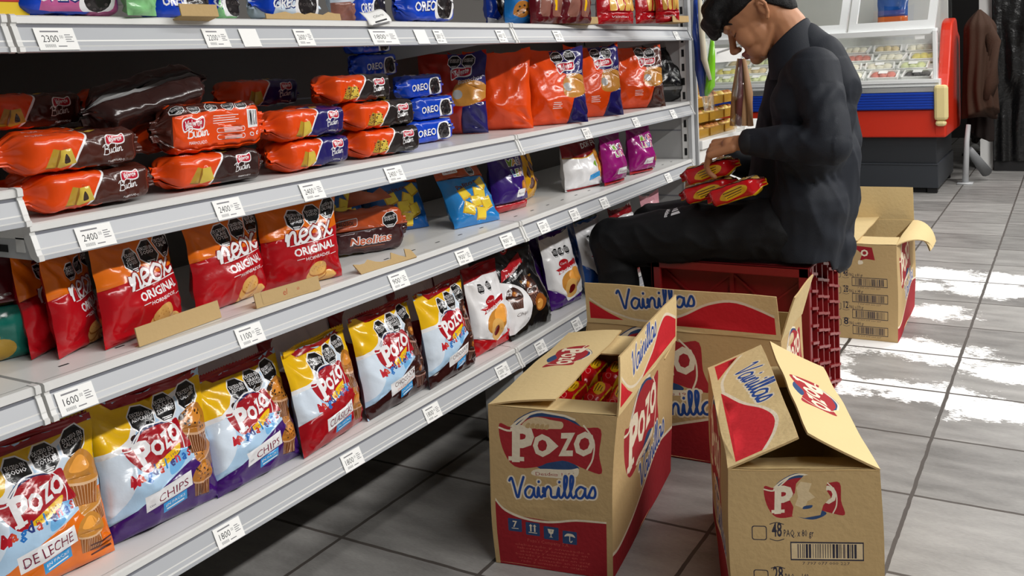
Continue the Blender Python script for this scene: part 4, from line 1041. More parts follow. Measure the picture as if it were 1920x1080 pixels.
# rolls of chocolate cookies, ends facing out
G = 'blue cookie packs stacked behind the cakes'
om = pack_mesh('cookie_pack', oreo_pack(.19, .05, .05, 'blue'), .19, .05, .05, 4, .016)
for i, (px, py, x, z, l) in enumerate(((800, 248, -1.03, zB + .001, 'blue cookie pack at the foot of the stack beside the black cakes'), (805, 222, -1.03, zB + .056, 'blue cookie pack second in the stack beside the black cakes'), (785, 186, -1.04, zB + .110, 'blue cookie pack on top of the stack beside the black cakes'),
        (700, 142, -1.14, zB + .165, 'shaded blue cookie pack behind the third layer of cakes'), (690, 112, -1.14, zB + .220, 'uppermost shaded blue cookie pack just under the top shelf'))):
    q = at_x(px, py, x); put_pack('cookie_pack', om, (x, q.y, z), 84 + 3 * i, l, 'cookies', G)
# orange bags right of the joint
def orange_ex(kind):
    def ex(a, X, h, w):
        nv = film('budin_navy', (36, 30, 98)) if kind == 'navy' else film('budin_brown', (74, 34, 26))
        a.poly([(X(.62), -.01), (X(1.01), -.01), (X(1.01), .40 * h), (X(.70), .32 * h)], nv); a.poly([(X(.52), .70 * h), (X(1.01), .52 * h), (X(1.01), 1.01 * h), (X(.44), 1.01 * h)], nv)
        a.blob([(X(.55), .36 * h), (X(.8), .34 * h), (X(1.0), .44 * h), (X(.98), .62 * h), (X(.7), .66 * h), (X(.56), .54 * h)], film('crust_gold', (196, 134, 56))); a.ell(X(.62), .48 * h, .07 * w, .06 * h, film('foil_grey', (160, 160, 160)))
        valente_badge(a, X(.66), .76 * h, .30 * w, 12); a.text('Bizcochos' if kind == 'navy' else 'Budines', X(.80), .64 * h, .08 * h, W_, width=.34 * w, rot=14, shear=.2)
        for u in (.55, .75): warn_octagon(a, X(u), .9 * h, .2 * w, EX_S)
        for k in range(4): a.rect(X(.34), (.2 + .025 * k) * h, X(.5 - .02 * (k % 2)), (.208 + .025 * k) * h, W_)
    return ex
OB = ('budin_orange', (226, 62, 16))
oa = plain_bag(.19, .212, OB, extra=orange_ex('navy'), back=OB)
def orange_bag(px, py, x, yaw, label, art, seed, lean=6, z=zB, w=.19):
    q = at_x(px, py, x); o = link('biscuit_bag', bag_mesh('biscuit_bag', art, .085, seed, .007, 1.2), None, (x, q.y, z + .0015), (-R(lean), 0, R(yaw)))
    tag(o, label, 'bag', 'orange biscuit bags')
orange_bag(850, 235, -1.10, 20, 'orange bag tinted dark red for shade, deepest left of the row', plain_bag(.19, .212, ('orange_shade', (170, 34, 14)), extra=orange_ex('navy')), 61)  # darker copy of the orange film, shelf shade put into its colour
orange_bag(935, 238, -1.04, 24, 'orange bag turned side on, left of the two creased ones', plain_bag(.19, .212, OB, back=OB), 62)
orange_bag(1048, 240, -.945, 52, 'creased orange and navy bag leaning at the shelf front', oa, 63)
orange_bag(1118, 222, -.96, 50, 'tall shiny orange and navy bag beside the leaning one', plain_bag(.19, .218, OB, extra=orange_ex('navy'), back=OB), 64)
orange_bag(1200, 206, -.985, 48, 'orange and brown bag, last orange one on the right', plain_bag(.20, .212, OB, extra=orange_ex('brown'), back=OB), 65)
def blk_ex(a, X, h, w):
    a.text('Budines', X(.5), .7 * h, .08 * h, film('foil_grey', (160, 160, 160)), width=.6 * w, shear=.2); a.rect(X(.2), .2 * h, X(.8), .26 * h, film('foil_grey2', (110, 110, 110)))
orange_bag(1250, 192, -1.03, 48, 'black shiny bag at the end of the orange bags', plain_bag(.17, .21, ('bag_black', (16, 15, 16)), extra=blk_ex), 66)
orange_bag(900, 205, -1.22, 80, 'orange bag tinted darker for shade in the second row behind the creased ones', plain_bag(.2, .21, ('orange_shade', (170, 34, 14))), 67)
orange_bag(1150, 205, -1.22, 80, 'orange bag tinted darker for shade in the second row behind the brown one', plain_bag(.2, .21, ('orange_shade', (170, 34, 14))), 68)

# ---- top board: only the feet of the goods show
G = 'cookie packs on the top shelf'
def top_pack(kind, px, label, Ln=.2, h=.06, d=.06, yaw=90, x=-.945, seed=0, pitch=0):
    q = at_x(px, 28, x + .03)
    put_pack('cookie_pack', pack_mesh('cookie_pack', oreo_pack(Ln, h, d, kind), Ln, h, d, 70 + seed, .014), (x, q.y, zA + .001), yaw, label, 'cookies', G, pitch)
top_pack('pink', 145, 'pink and blue cookie pack at the left end of the top shelf', .19, seed=1)
top_pack('blue', 350, 'blue cookie pack behind a small cardboard piece on the top shelf', .15, seed=2, x=-.96)
top_pack('green', 432, 'mint green cookie pack on the top shelf', .085, seed=3, x=-.965)
top_pack('white', 555, 'white and pale blue cookie pack on the top shelf', .18, seed=4)
put_bag('cookie_bag', plain_bag(.06, .13, ('oreo_green', (140, 206, 140))), zA, (262, 30), (292, 31), 'small mint green bag squeezed between pink and blue cookie packs', 'bag', .035, 4, 81)
put_bag('cookie_bag', plain_bag(.075, .12, ('ice_blue', (216, 229, 243)), extra=lambda a, X, h, w: (a.ell(X(.6), .6 * h, .3 * w, .22 * h, film('cookie', (34, 30, 32))), a.rect(X(-.01), -.01, X(1.01), .3 * h, film('loaf_brown', (140, 92, 80))))), zA, (632, 40), (676, 41), 'pale crumpled cookie bag left of the curled offer sign', 'bag', .04, 8, 82)
top_pack('blue', 815, 'big blue cookie pack right of the curled offer sign', .21, .07, .06, 88, seed=5)
top_pack('blue', 700, 'blue cookie pack behind the curled offer sign', .14, .06, .06, 92, -.985, 6)
o = link('yellow_box', MB().mesh('x') if False else None) if False else None
yb = MB(); yb.box((-.05, -.04, 0), (.05, .04, .12), mat('box_yellow', (224, 190, 20), .5)); yb.box((-.045, -.041, .02), (.045, -.0395, .09), mat('box_red', (180, 30, 30), .5))
q = at_x(-26, 20, -.95); tag(yb.obj('biscuit_box', None, False, .003, (-.97, q.y, zA), (0, 0, R(90))), 'yellow biscuit box at the upper left corner of the photo', 'box')
def cookie_front(a, X, h, w):
    a.ell(X(.55), .5 * h, .36 * w, .4 * h, film('cookie', (34, 30, 32)))
    for k in range(14): a.ell(X(.55) + .3 * w * math.cos(k * .45), .5 * h + .33 * h * math.sin(k * .45), .04 * w, .04 * h, film('cookie_light', (72, 66, 66)), 0, 6)
    a.poly([(X(-.01), -.01), (X(1.01), -.01), (X(1.01), .18 * h), (X(.8), .12 * h), (X(.6), .22 * h), (X(.3), .1 * h), (X(-.01), .16 * h)], W_)
q = put_bag('cookie_bag', plain_bag(.11, .16, ('oreo_blue', (16, 66, 190)), extra=cookie_front), zA, (915, 50), (968, 51), 'blue bag with a big dark cookie, at the joint of the top shelf', 'bag', .05, 4, 71)
def crispas(a, X, h, w):
    a.text('con CHISPAS', X(.4), .52 * h, .06 * h, W_, width=.7 * w, bold=.04, rot=6)
    for x, y in ((.35, .24), (.8, .3), (.75, .5)): a.ell(X(x), y * h, .22 * w, .14 * h, film('crust_tan', (176, 112, 40))); [a.ell(X(x + .1 * math.cos(k * 1.2)), (y + .06 * math.sin(k * 1.2)) * h, .03 * w, .02 * h, film('chip', (52, 30, 18)), 0, 6) for k in range(6)]
put_bag('cookie_bag', plain_bag(.12, .16, ('chispas_blue', (30, 110, 180)), extra=crispas), zA, (966, 46), (1018, 45), 'mid blue chocolate chip cookie bag behind a cardboard strip', 'bag', .05, 2, 72, back=.012)
def vain_ex(a, X, h, w):
    for x in (.30, .50, .70, .88): a.rrect(X(x) - .08 * w, .22 * h, X(x) + .08 * w, .8 * h, .006, film('biscuit', (226, 180, 90)))
    a.rect(X(-.01), -.01, X(1.01), .20 * h, film('neox_red', (178, 14, 26))); a.text('Vainillas', X(.5), .1 * h, .05 * h, W_, width=.5 * w); a.blob([(X(.2), .5 * h), (X(.5), .42 * h), (X(.8), .5 * h), (X(.5), .7 * h)], film('yellow', (238, 188, 16)))
for i, (a0, a1, l) in enumerate((((1125, 46), (1196, 45), 'red and yellow sponge finger bag, first right of the brown bags'), ((1196, 45), (1256, 44), 'red and yellow sponge finger bag, second right of the brown bags'), ((1244, 43), (1268, 42), 'red and yellow sponge finger bag against the end post'))):
    put_bag('biscuit_bag', plain_bag((.17, .14, .08)[i], .17, ('neox_red', (178, 14, 26)), extra=vain_ex), zA, a0, a1, l, 'bag', .05, 3, 73 + i, 'sponge finger bags on the top shelf')
def br_ex(a, X, h, w): a.rrect(X(.15), .1 * h, X(.45), .9 * h, .01, film('loaf_brown', (140, 92, 80))); a.rrect(X(.55), .1 * h, X(.85), .9 * h, .01, film('loaf_brown', (140, 92, 80))); a.rect(X(.62), .2 * h, X(.7), .5 * h, film('yellow', (238, 188, 16)))
for i, (a0, a1, l) in enumerate((((1018, 44), (1060, 44), 'dark red loaf bag behind the first cardboard strip right of the joint'), ((1060, 44), (1125, 44), 'brown and red loaf bag left of the sponge finger bags'))):
    put_bag('biscuit_bag', plain_bag(.15, .17, ('bag_wine', (90, 16, 26)), extra=br_ex), zA, a0, a1, l, 'bag', .05, 2, 77 + i, 'loaf bags on the top shelf', back=.01)
strip('cardboard_strip', (341, 31), (411, 32), zA, .02, 'small brown cardboard piece on the top shelf near the left')
strip('cardboard_strip', (500, 36), (640, 39), zA, .016, 'long pale cardboard strip under the white cookie pack', 10, .05, .5)
for i, (a0, a1) in enumerate((((972, 47), (1020, 46)), ((1022, 46), (1048, 46)), ((1050, 46), (1122, 45)), ((1262, 42), (1292, 42)))):
    strip('cardboard_strip', a0, a1, zA, .02 if i != 1 else .024, 'brown cardboard strip on the top shelf ' + ('below the chocolate chip cookie bag', 'below the dark red loaf bag', 'below the brown and red loaf bag', 'against the end post')[i], 4)
# curled offer sign
sg = Art(.075, .05, M_tag); sg.text('Oferta', 0, .026, .012, M_ink, width=.032, shear=.2); sg.rect(-.02, .008, .018, .014, M_ink); sg.rect(-.028, .0, .026, .003, M_ink2)
v, t, mi = sg.sheet(.006)
vs = [(x, -.02 * math.cos(min(z, .05) / .05 * 1.7) + .006 * (x / .04) ** 2, z * .55 + .004 * math.sin(x * 60)) for x, z in v]
q = at_x(712, 46, -.893); o = link('offer_sign', make_mesh('offer_sign', vs, [tuple(f) for f in t], sg.mats, mi, True), None, (-.905, q.y, zA - .006), (0, 0, R(90))); o.modifiers.new('t', 'SOLIDIFY').thickness = .0006
tag(o, 'curled white paper sign reading Oferta above the wide 1800 tag', 'sign')

# ================================================================== CARTONS
CW = kraft('cream_white', (224, 212, 188)); CR = kraft('carton_red', (150, 34, 42)); CN = kraft('logo_navy', (48, 72, 112)); CB = kraft('carton_ink', (52, 50, 62)); CG = kraft('carton_grey', (112, 100, 92))
CT = kraft('carton_torn', (206, 184, 146)); CS = kraft('script_blue', (38, 74, 148))
def vainillas(a, x, y, s, rot=8):
    a.at(x, y, rot, s)
    for wd, m in ((.068, CW), (.030, CS)): a.script('Vainillas', -.47, -.08, .135, wd, m, slope=.03, sx=1.12, n=5)
    a.at(0, 0)
def end_art(w, h):
    a = Art(w, h, M_kraft, kraft); X = lambda u: (u - .5) * w
    a.rect(X(.04), h * .0, X(.95), h * .37, CR)
    a.poly([(X(.03), h * .47), (X(.03), h * .30), (X(.04), h * .33), (X(.96), h * .30), (X(.96), h * .5)], M_kraft)
    pts = [(X(.04), .405 * h), (X(.12), .345 * h), (X(.28), .305 * h), (X(.48), .30 * h), (X(.7), .335 * h), (X(.95), .345 * h)]
    a.poly([(X(.04), h * .2)] + pts + [(X(.95), h * .2)], CR)
    a.poly([(p[0], p[1]) for p in smooth_line(pts, 5)] + [(p[0], p[1] + .018 * h * (1 - .4 * i / 25)) for i, p in enumerate(smooth_line(pts, 5))][::-1], CW)
    pozo_logo(a, X(.49), h * .80, .80 * w, kraft, rot=-1)
    a.blob([(X(.38), .592 * h), (X(.68), .602 * h), (X(.72), .665 * h), (X(.64), .652 * h), (X(.40), .632 * h)], CW); a.text('Desde 1951', X(.54), .603 * h, .03 * h, CR, width=.29 * w, rot=5)
    a.blob([(X(.29), .90 * h), (X(.40), .955 * h), (X(.55), .94 * h), (X(.55), .895 * h), (X(.42), .885 * h)], CT)
    for k in range(5): a.blob([(X(.32 + .04 * k), .888 * h), (X(.35 + .04 * k), .884 * h), (X(.36 + .04 * k), .915 * h), (X(.33 + .04 * k), .91 * h)], M_kraft)
    vainillas(a, X(.51), .505 * h, .70 * w, 5)
    for k in range(4):
        x = X(.20 + .148 * k); y = .262 * h - .004 * k; q = .058 * w
        a.rrect(x - q, y - q * .95, x + q, y + q * .95, .002, CN)
        if k == 0: a.text('7', x, y - q * .3, q * 1.3, CW, bold=.02); a.rect(x - q * .5, y - q * .55, x + q * .5, y - q * .45, CW)
        elif k == 1:
            for d in (-.28, .28): a.rect(x + q * (d - .1), y - q * .4, x + q * (d + .1), y + q * .5, CW); a.poly([(x + q * (d - .25), y + q * .4), (x + q * (d + .25), y + q * .4), (x + q * d, y + q * .7)], CW)
            a.rect(x - q * .6, y - q * .6, x + q * .6, y - q * .5, CW)
        elif k == 2: a.poly([(x - q * .45, y + q * .6), (x + q * .45, y + q * .6), (x + q * .3, y), (x + q * .06, y - q * .12), (x + q * .06, y - q * .5), (x + q * .3, y - q * .6), (x - q * .3, y - q * .6), (x - q * .06, y - q * .5), (x - q * .06, y - q * .12), (x - q * .3, y)], CW); a.poly([(x + .0, y + q * .6), (x + q * .1, y + q * .3), (x - q * .05, y + q * .1), (x + q * .02, y + q * .3)], CN)
        else: a.blob([(x - q * .75, y + q * .1), (x - q * .4, y + q * .55), (x + q * .4, y + q * .55), (x + q * .75, y + q * .1), (x + q * .3, y + q * .2), (x - q * .3, y + q * .2)], CW); a.stroke([(x, y + q * .3), (x, y - q * .5), (x + q * .2, y - q * .65), (x + q * .32, y - q * .45)], q * .12, CW)
    lt = kraft('faint_print', (186, 82, 74))
    a.text("Pozo's Company S.A.", X(.47), .165 * h, .03 * h, lt, width=.34 * w, res=1)
    for k in range(6): a.text('elaborado y envasado en origen'[k:k + 22 + k], X(.5), (.135 - .021 * k) * h, .02 * h, lt, width=(.62 - .04 * (k % 3)) * w, res=1)
    return a
def side_art(w, h, lx=.42, vx=.60):
    a = Art(w, h, M_kraft, kraft); X = lambda u: (u - .5) * w
    pts = [(X(.0), .145 * h), (X(.10), .13 * h), (X(.3), .18 * h), (X(.55), .30 * h), (X(.75), .37 * h), (X(1.0), .33 * h)]
    a.poly([(X(0), -.01)] + smooth_line(pts, 5) + [(X(1), -.01)], CR)
    s_ = smooth_line(pts, 5); a.poly(list(s_) + [(p[0], p[1] + .02 * h) for p in s_][::-1], CW)
    pozo_logo(a, X(lx), .73 * h, .56 * w, kraft, rot=4)
    a.blob([(X(.34), .485 * h), (X(.58), .52 * h), (X(.6), .57 * h), (X(.52), .55 * h), (X(.36), .525 * h)], CW); a.text('Desde 1951', X(.46), .50 * h, .03 * h, CR, width=.21 * w, rot=6)
    vainillas(a, X(vx), .40 * h, .46 * w, 8)
    return a
def stock_art(w, h, rows, torn):
    a = Art(w, h, M_kraft, kraft); X = lambda u: (u - .5) * w
    if torn == 'near':
        pozo_logo(a, X(.49), .86 * h, .50 * w, kraft)
        a.poly([(X(.45), .93 * h), (X(.50), .97 * h), (X(.60), .985 * h), (X(.655), .95 * h), (X(.64), .90 * h), (X(.67), .86 * h), (X(.62), .82 * h), (X(.60), .77 * h), (X(.50), .755 * h), (X(.42), .765 * h), (X(.43), .81 * h), (X(.405), .85 * h), (X(.44), .88 * h)], M_kraft)
        a.poly([(X(.45), .91 * h), (X(.48), .94 * h), (X(.55), .93 * h), (X(.53), .89 * h), (X(.57), .86 * h), (X(.52), .84 * h), (X(.5), .80 * h), (X(.44), .82 * h), (X(.46), .86 * h)], CT); a.blob([(X(.49), .80 * h), (X(.54), .805 * h), (X(.55), .82 * h), (X(.50), .815 * h)], CN)
    else:
        a.poly([(X(.40), .985 * h), (X(.68), .97 * h), (X(.72), .84 * h), (X(.60), .85 * h), (X(.52), .83 * h), (X(.55), .90 * h)], CR); a.text('O', X(.58), .88 * h, .09 * h, CW, bold=.04); a.blob([(X(.50), .79 * h), (X(.56), .80 * h), (X(.55), .83 * h), (X(.50), .83 * h)], CW)
    for i, (n, tx) in enumerate(rows):
        y = (.655 - .225 * i) * h if torn == 'near' else (.655 - .17 * i) * h
        b = .1 * w
        a.rrect(X(.155), y - .005, X(.155) + b, y + b - .005, .004, CB); a.rrect(X(.155) + .0016, y - .0034, X(.155) + b - .0016, y + b - .0066, .003, M_kraft)
        a.text(n, X(.32), y + .002, .026, CB, width=.065 * w, bold=.02, sy=1.3)
        for e in (-1, 1): a.stroke([(X(.275), y + .010 + e * .0125), (X(.32), y + .010 + e * .0155), (X(.365), y + .010 + e * .0125)], .0014, CB)
        a.text(tx, X(.365), y + .002, .012, CB, width=.19 * w, align='L', bold=.01, sy=1.4, res=1)
        y2 = y - (.115 if torn == 'near' else .095) * h
        a.rect(X(.405), y2, X(.87), y2 + .095 * h, CB); a.rect(X(.412), y2 + .0025, X(.863), y2 + .095 * h - .0025, M_kraft if torn != 'near' else CT)
        rr = random.Random(7 + i); x = X(.45)
        while x < X(.825):
            bw = rr.choice((.0012, .0012, .0024, .0036)); a.rect(x, y2 + .004, x + bw, y2 + .095 * h - .004, CB if rr.random() < .8 else CG); x += bw + rr.choice((.0012, .0016, .0026))
        a.text('7 797 077 000 227', X(.63), y2 - .022 * h, .007, CB, width=.3 * w, res=1)
    return a
def logo_flap(w, h, rot=0, pos=.5):
    a = Art(w, h, M_kraft_in, kraft); pozo_logo(a, (pos - .5) * w, .52 * h, .30 * w, kraft, rot=rot); return a
def wave_flap(w, h):
    a = Art(w, h, M_kraft_in, kraft); X = lambda u: (u - .5) * w
    rd = kraft('flap_red', (196, 36, 46))
    a.poly([(X(.02), .55 * h), (X(.02), .12 * h), (X(.20), .12 * h), (X(.12), .28 * h)], rd)
    top = smooth_line([(X(.36), .12 * h), (X(.52), .36 * h), (X(.66), .68 * h), (X(.8), .78 * h), (X(.98), .50 * h)], 5)
    a.poly([(X(.36), .12 * h)] + top + [(X(.98), .12 * h)], rd); a.poly(list(top) + [(p[0], p[1] + .06 * h) for p in top][::-1], CW)
    lo = smooth_line([(X(.02), .60 * h), (X(.12), .32 * h), (X(.24), .16 * h), (X(.36), .14 * h)], 5); a.poly(list(lo) + [(p[0], p[1] + .05 * h) for p in lo][::-1], CW)
    vainillas(a, X(.38), .66 * h, .42 * w, 6)
    return a
def carton(name, label, P0, e1, e2, h, front, right=None, left=None, flaps=(), seed=0, top_out=(0, 0), bulge=.006, group='brown snack cartons'):
    """P0 = front left floor corner, e1 = along the front, e2 = along the depth (world vectors on the floor)"""
    P0 = Vector((P0[0], P0[1], .001)); e1 = Vector((e1[0], e1[1], 0)); e2 = Vector((e2[0], e2[1], 0)); w, d = e1.length, e2.length
    root = empty(name, P0); tag(root, label, 'cardboard box', group)
    t = .004; u1, u2 = e1.normalized(), e2.normalized()
    def warp(p):
        s = p.dot(u1) ; z = p.z
        f = z / h
        n1, n2, n3 = nz(p.x * 6 + seed, p.y * 6, z * 6), nz(p.x * 6, p.y * 6 + seed, z * 6 + 3), nz(p.x * 5, p.y * 5, seed)
        out = Vector((n1, n2, 0)) * .0035 + Vector((0, 0, n3 * .004 * f))
        c = (e1 + e2) / 2; r = Vector((p.x - c.x, p.y - c.y, 0))
        return p + out + r * (bulge * 4 * math.sin(math.pi * min(1, max(0, f))) * .5 / max(.1, r.length) * .4) + (u1 * top_out[0] * (r.dot(u1) > 0) + u2 * top_out[1]) * f * f
    b = MB()
    def wall(A, E, art):
        L = E.length; u = E.normalized(); nrm = Vector((u.y, -u.x, 0))
        art = art or Art(L, h, M_kraft, kraft)
        v2, T, mi = art.sheet(.022)
        vs = [warp(A + u * (x + L / 2) + Vector((0, 0, z))) for x, z in v2]
        o = len(b.v); b.v += [tuple(v) for v in vs]; b.f += [tuple(int(i) + o for i in q) for q in T]; b.m += [b.mi(art.mats[i]) for i in mi]
        n = 10; o = len(b.v); m = b.mi(M_kraft_in)
        for j in range(n + 1):
            for i in range(n + 1): b.v.append(tuple(warp(A + E * (i / n) + Vector((0, 0, h * j / n))) - nrm * t))
        for j in range(n):
            for i in range(n):
                a = o + j * (n + 1) + i; b.f.append((a + 1, a, a + n + 1, a + n + 2)); b.m.append(m)
        o = len(b.v)
        for i in range(n + 1):
            p = warp(A + E * (i / n) + Vector((0, 0, h))); b.v += [tuple(p), tuple(p - nrm * t)]
        for i in range(n): b.f.append((o + 2 * i, o + 2 * i + 1, o + 2 * i + 3, o + 2 * i + 2)); b.m.append(m)
    wall(Vector((0, 0, 0)), e1, front); wall(e1, e2, right); wall(e1 + e2, -e1, None); wall(e2, -e2, left)
    b.add([tuple(warp(p + Vector((0, 0, .004)))) for p in (Vector((0, 0, 0)), e1, e1 + e2, e2)], [(0, 1, 2, 3)], M_kraft_in)
    b.obj('carton_body', root, True)
    hinge = {'front': (Vector((0, 0, 0)), e1), 'right': (e1, e2), 'back': (e1 + e2, -e1), 'left': (e2, -e2)}
    for side, l, ang, art, curl, insets in flaps:
        A, E = hinge[side]; L = E.length; u = E.normalized(); out = Vector((u.y, -u.x, 0))
        art = art or Art(L, l, M_kraft_in, kraft)
        fb = MB(); ny = 8
        def pos(x, s, off):
            # x along hinge, s along the flap; ang: 0 = folded flat outwards, 90 = standing, 180 = closed
            base = warp(A + u * (x + L / 2) + Vector((0, 0, h)))
            k = s / l; a0 = R(ang - curl * k)
            ins = insets[0] * k * (1 if x < 0 else 0) * (-2 * x / L) - insets[1] * k * (1 if x > 0 else 0) * (2 * x / L)
            p = base + out * (math.cos(R(ang - curl * k * .5)) * s) + Vector((0, 0, math.sin(R(ang - curl * k * .5)) * s)) + u * ins
            n = -out * math.sin(a0) + Vector((0, 0, math.cos(a0)))
            return p + n * off + n * .002 * nz(x * 12 + seed, s * 12, ang)
        v2, T, mi = art.sheet(.02)
        v2 = v2.copy(); S = v2[:, 1]
        o = 0
        fb.v = [tuple(pos(x, s, -.0018)) for x, s in v2]; fb.f = [tuple(int(i) for i in q) for q in T]; fb.m = [fb.mi(art.mats[i]) for i in mi]
        o = len(fb.v); n = 14; m = fb.mi(M_kraft_in)
        for j in range(ny + 1):
            for i in range(n + 1): fb.v.append(tuple(pos(-L / 2 + L * i / n, l * j / ny, .0018)))
        for j in range(ny):
            for i in range(n):
                a = o + j * (n + 1) + i; fb.f.append((a + 1, a, a + n + 1, a + n + 2)); fb.m.append(m)
        m2 = fb.mi(M_kraft)
        rim = [(-L / 2 + L * i / 40, l) for i in range(41)]
        for ed in (rim, [(-L / 2, l * i / 8) for i in range(9)], [(L / 2, l * i / 8) for i in range(9)]):
            o = len(fb.v)
            for x, s in ed: fb.v += [tuple(pos(x, s, -.0018)), tuple(pos(x, s, .0018))]
            for i in range(len(ed) - 1): fb.f.append((o + 2 * i, o + 2 * i + 1, o + 2 * i + 3, o + 2 * i + 2)); fb.m.append(m2)
        fb.obj('flap', root, True)
    return root
HB = .335
# nearest carton, half open, full of red packets
c1 = ((-.712, -.303), (.245, .045), (-.075, .510))
fl1 = logo_flap(.515, .142, 0, .40)
near_carton = carton('carton', 'open brown carton with red packets inside, nearest the shelves', *c1, HB, end_art(.249, HB), side_art(.5155, HB), None,
       (('front', .105, 186, None, -4, (.006, .006)), ('back', .105, 186, None, -4, (.006, .006)), ('left', .142, 168, fl1, -10, (.004, .02)), ('right', .118, 84, wave_flap(.5155, .118), -6, (.008, .014))), 1, (.022, 0))
# carton at the right, its long flaps closed like a roof
c3 = ((-.179, -.395), (.226, .094), (-.200, .482))
carton('carton', 'brown carton with two barcodes and roof-like half closed flaps, at the right', *c3, HB, stock_art(.2448, HB, (('48', 'PAQ. x 80 gr'), ('28', 'PAQ. x 148 gr')), 'near'), None, side_art(.5218, HB),
       (('front', .11, 196, None, 4, (.006, .006)), ('back', .11, 184, None, 0, (.006, .006)), ('left', .128, 157, wave_flap(.5218, .128), 4, (.004, .004)), ('right', .128, 156, logo_flap(.5218, .128, 180, .52), 8, (.004, .006))), 2)
# long carton behind them with flaps standing
c2 = ((-.790, .322), (.505, .020), (-.012, .250))
carton('carton', 'brown carton lying lengthwise behind two others, with upright flaps, before the red crate', *c2, HB, side_art(.5054, HB, .34, .48), end_art(.2503, HB), None,
       (('front', .112, 82, wave_flap(.5054, .112), 2, (.004, .004)), ('right', .112, 75, Art(.2503, .112, M_kraft_in, kraft), 4, (.004, .004)), ('back', .112, -78, None, -8, (.004, .004)), ('left', .112, -80, None, -6, (.004, .004))), 3)
# carton behind the man
c4 = ((-.450, 1.520), (.246, .006), (-.012, .505))
carton('carton', 'brown carton with four barcodes, behind the seated man', *c4, HB + .005, stock_art(.246, HB + .005, (('48', 'PAQ. x 80 gr'), ('28', 'PAQ. x 148 gr'), ('12', 'PAQ. x 370 gr'), ('8', 'PAQ. x 400 gr')), 'far'), side_art(.505, HB + .005), None,
       (('front', .115, 178, None, 0, (.004, .004)), ('left', .12, 176, None, 0, (.004, .004)), ('back', .13, 94, None, 4, (.002, .002)), ('right', .105, 12, None, 100, (.34, .07))), 4)
# ---- red packets of sponge fingers
def vain_pack(L, H, D):
    P = 2 * (H + D); a = Art(L, P, film('pack_red', (206, 16, 26))); X = lambda u: (u - .5) * L
    yl, bk = film('pack_yellow', (236, 186, 30)), film('warning_black', (12, 12, 14))
    a.blob([(X(.30), H * .30), (X(.45), H * .16), (X(.70), H * .30), (X(.78), H * .62), (X(.62), H * .80), (X(.38), H * .62)], yl)
    for k in range(3): a.stroke([(X(.38 + .02 * k), H * (.56 - .13 * k)), (X(.70 - .02 * k), H * (.66 - .13 * k))], H * .035, bk, 1)
    a.ell(X(.17), H * .55, .03 * L, H * .16, film('pack_ring', (240, 130, 130))); a.ell(X(.17), H * .55, .024 * L, H * .12, film('pack_red', (206, 16, 26)))
    a.rect(X(.0), H * 1.0, X(1.0), H + D * .98, film('print_brown', (84, 36, 26)))
    for k in range(7): a.rrect(X(.06 + .13 * k), H + D * .12, X(.15 + .13 * k), H + D * .9, .004, film('biscuit', (226, 180, 90)))
    a.blob([(X(.02), H + D * .2), (X(.2), H + D * .1), (X(.25), H + D * .6), (X(.05), H + D * .7)], yl); a.text('Pozo', X(.5), H + D * .4, D * .4, W_, bold=.04, width=.3 * L)
    a.rect(X(0), H + D * 1.05, X(1), P, yl); a.rect(X(.2), H + D * 1.2, X(.8), P - .006, film('pack_red', (206, 16, 26)))
    return a
VP_ = pack_mesh('sponge_finger_packet', vain_pack(.155, .042, .062), .155, .042, .062, 8, .016)
rr = random.Random(4)
base = Vector((c1[0][0], c1[0][1], 0)); E1 = Vector((*c1[1], 0)); E2 = Vector((*c1[2], 0))
pad = MB(); M2 = Matrix(((E1.x, E2.x, 0, 0), (E1.y, E2.y, 0, 0), (0, 0, 1, .215), (0, 0, 0, 1)))
pad.box((.04, .03, 0), (.96, .97, .003), M_kraft_in, M2); pad.obj('inner_pad', near_carton)
ye = math.degrees(math.atan2(E2.y, E2.x))
for j in range(3):
    for i in range(4):
        tl = rr.uniform(-10, 10)
        p = base + E1 * (.165 + .222 * i) + E2 * (.20 + .30 * j) + Vector((0, 0, .258 + rr.uniform(-.002, .006)))
        acr = Vector((-math.sin(R(ye)), math.cos(R(ye)), 0))
        put_pack('sponge_finger_packet', VP_, p - acr * .021, ye + rr.uniform(-3, 3), 'red sponge finger packet inside the open carton', 'packet', 'red packets packed in the open carton', rr.uniform(-4, 4), -90 + tl)
# ================================================================== RED CRATE (the seat)
M_cr = mat('crate_plastic', (128, 22, 26), .38, .5, bump=(40, .05, 3)); M_cr2 = mat('crate_inner', (140, 18, 24), .42, .5)
cx0, cx1, cy0, cy1, cz = -.765, -.302, .705, 1.075, .432
root = empty('plastic_crate', (cx0, cy0, 0)); tag(root, 'red plastic bottle crate on its side, used as a seat', 'crate')
w, d, h = cx1 - cx0, cy1 - cy0, cz
b = MB()
b.box((.012, .055, .012), (w - .012, .062, h - .012), M_cr2)              # panel facing us
for z0, z1 in ((0, .03), (h - .035, h - .005)): b.box((.0, .03, z0), (w, .055, z1), M_cr2)
b.box((.012, .044, h * .5 - .006), (w - .012, .056, h * .5 + .006), M_cr2); b.box((w * .5 - .006, .044, .02), (w * .5 + .006, .056, h - .03), M_cr2)
for q in range(4):                                                             # diagonal ribs
    x0, x1 = (0.02, w * .5) if q % 2 == 0 else (w * .5, w - .02)
    z0, z1 = (.03, h * .5) if q < 2 else (h * .5, h - .04)
    for s in (0, 1):
        a, c = ((x0, z0), (x1, z1)) if s == 0 else ((x0, z1), (x1, z0))
        L = math.hypot(c[0] - a[0], c[1] - a[1]); an = math.atan2(c[1] - a[1], c[0] - a[0])
        b.box((0, .046, -.003), (L, .056, .003), M_cr2, Matrix.Translation((a[0], 0, a[1])) @ Matrix.Rotation(-an, 4, 'Y'))
b.obj('ribbed_bottom', root)
s = MB()
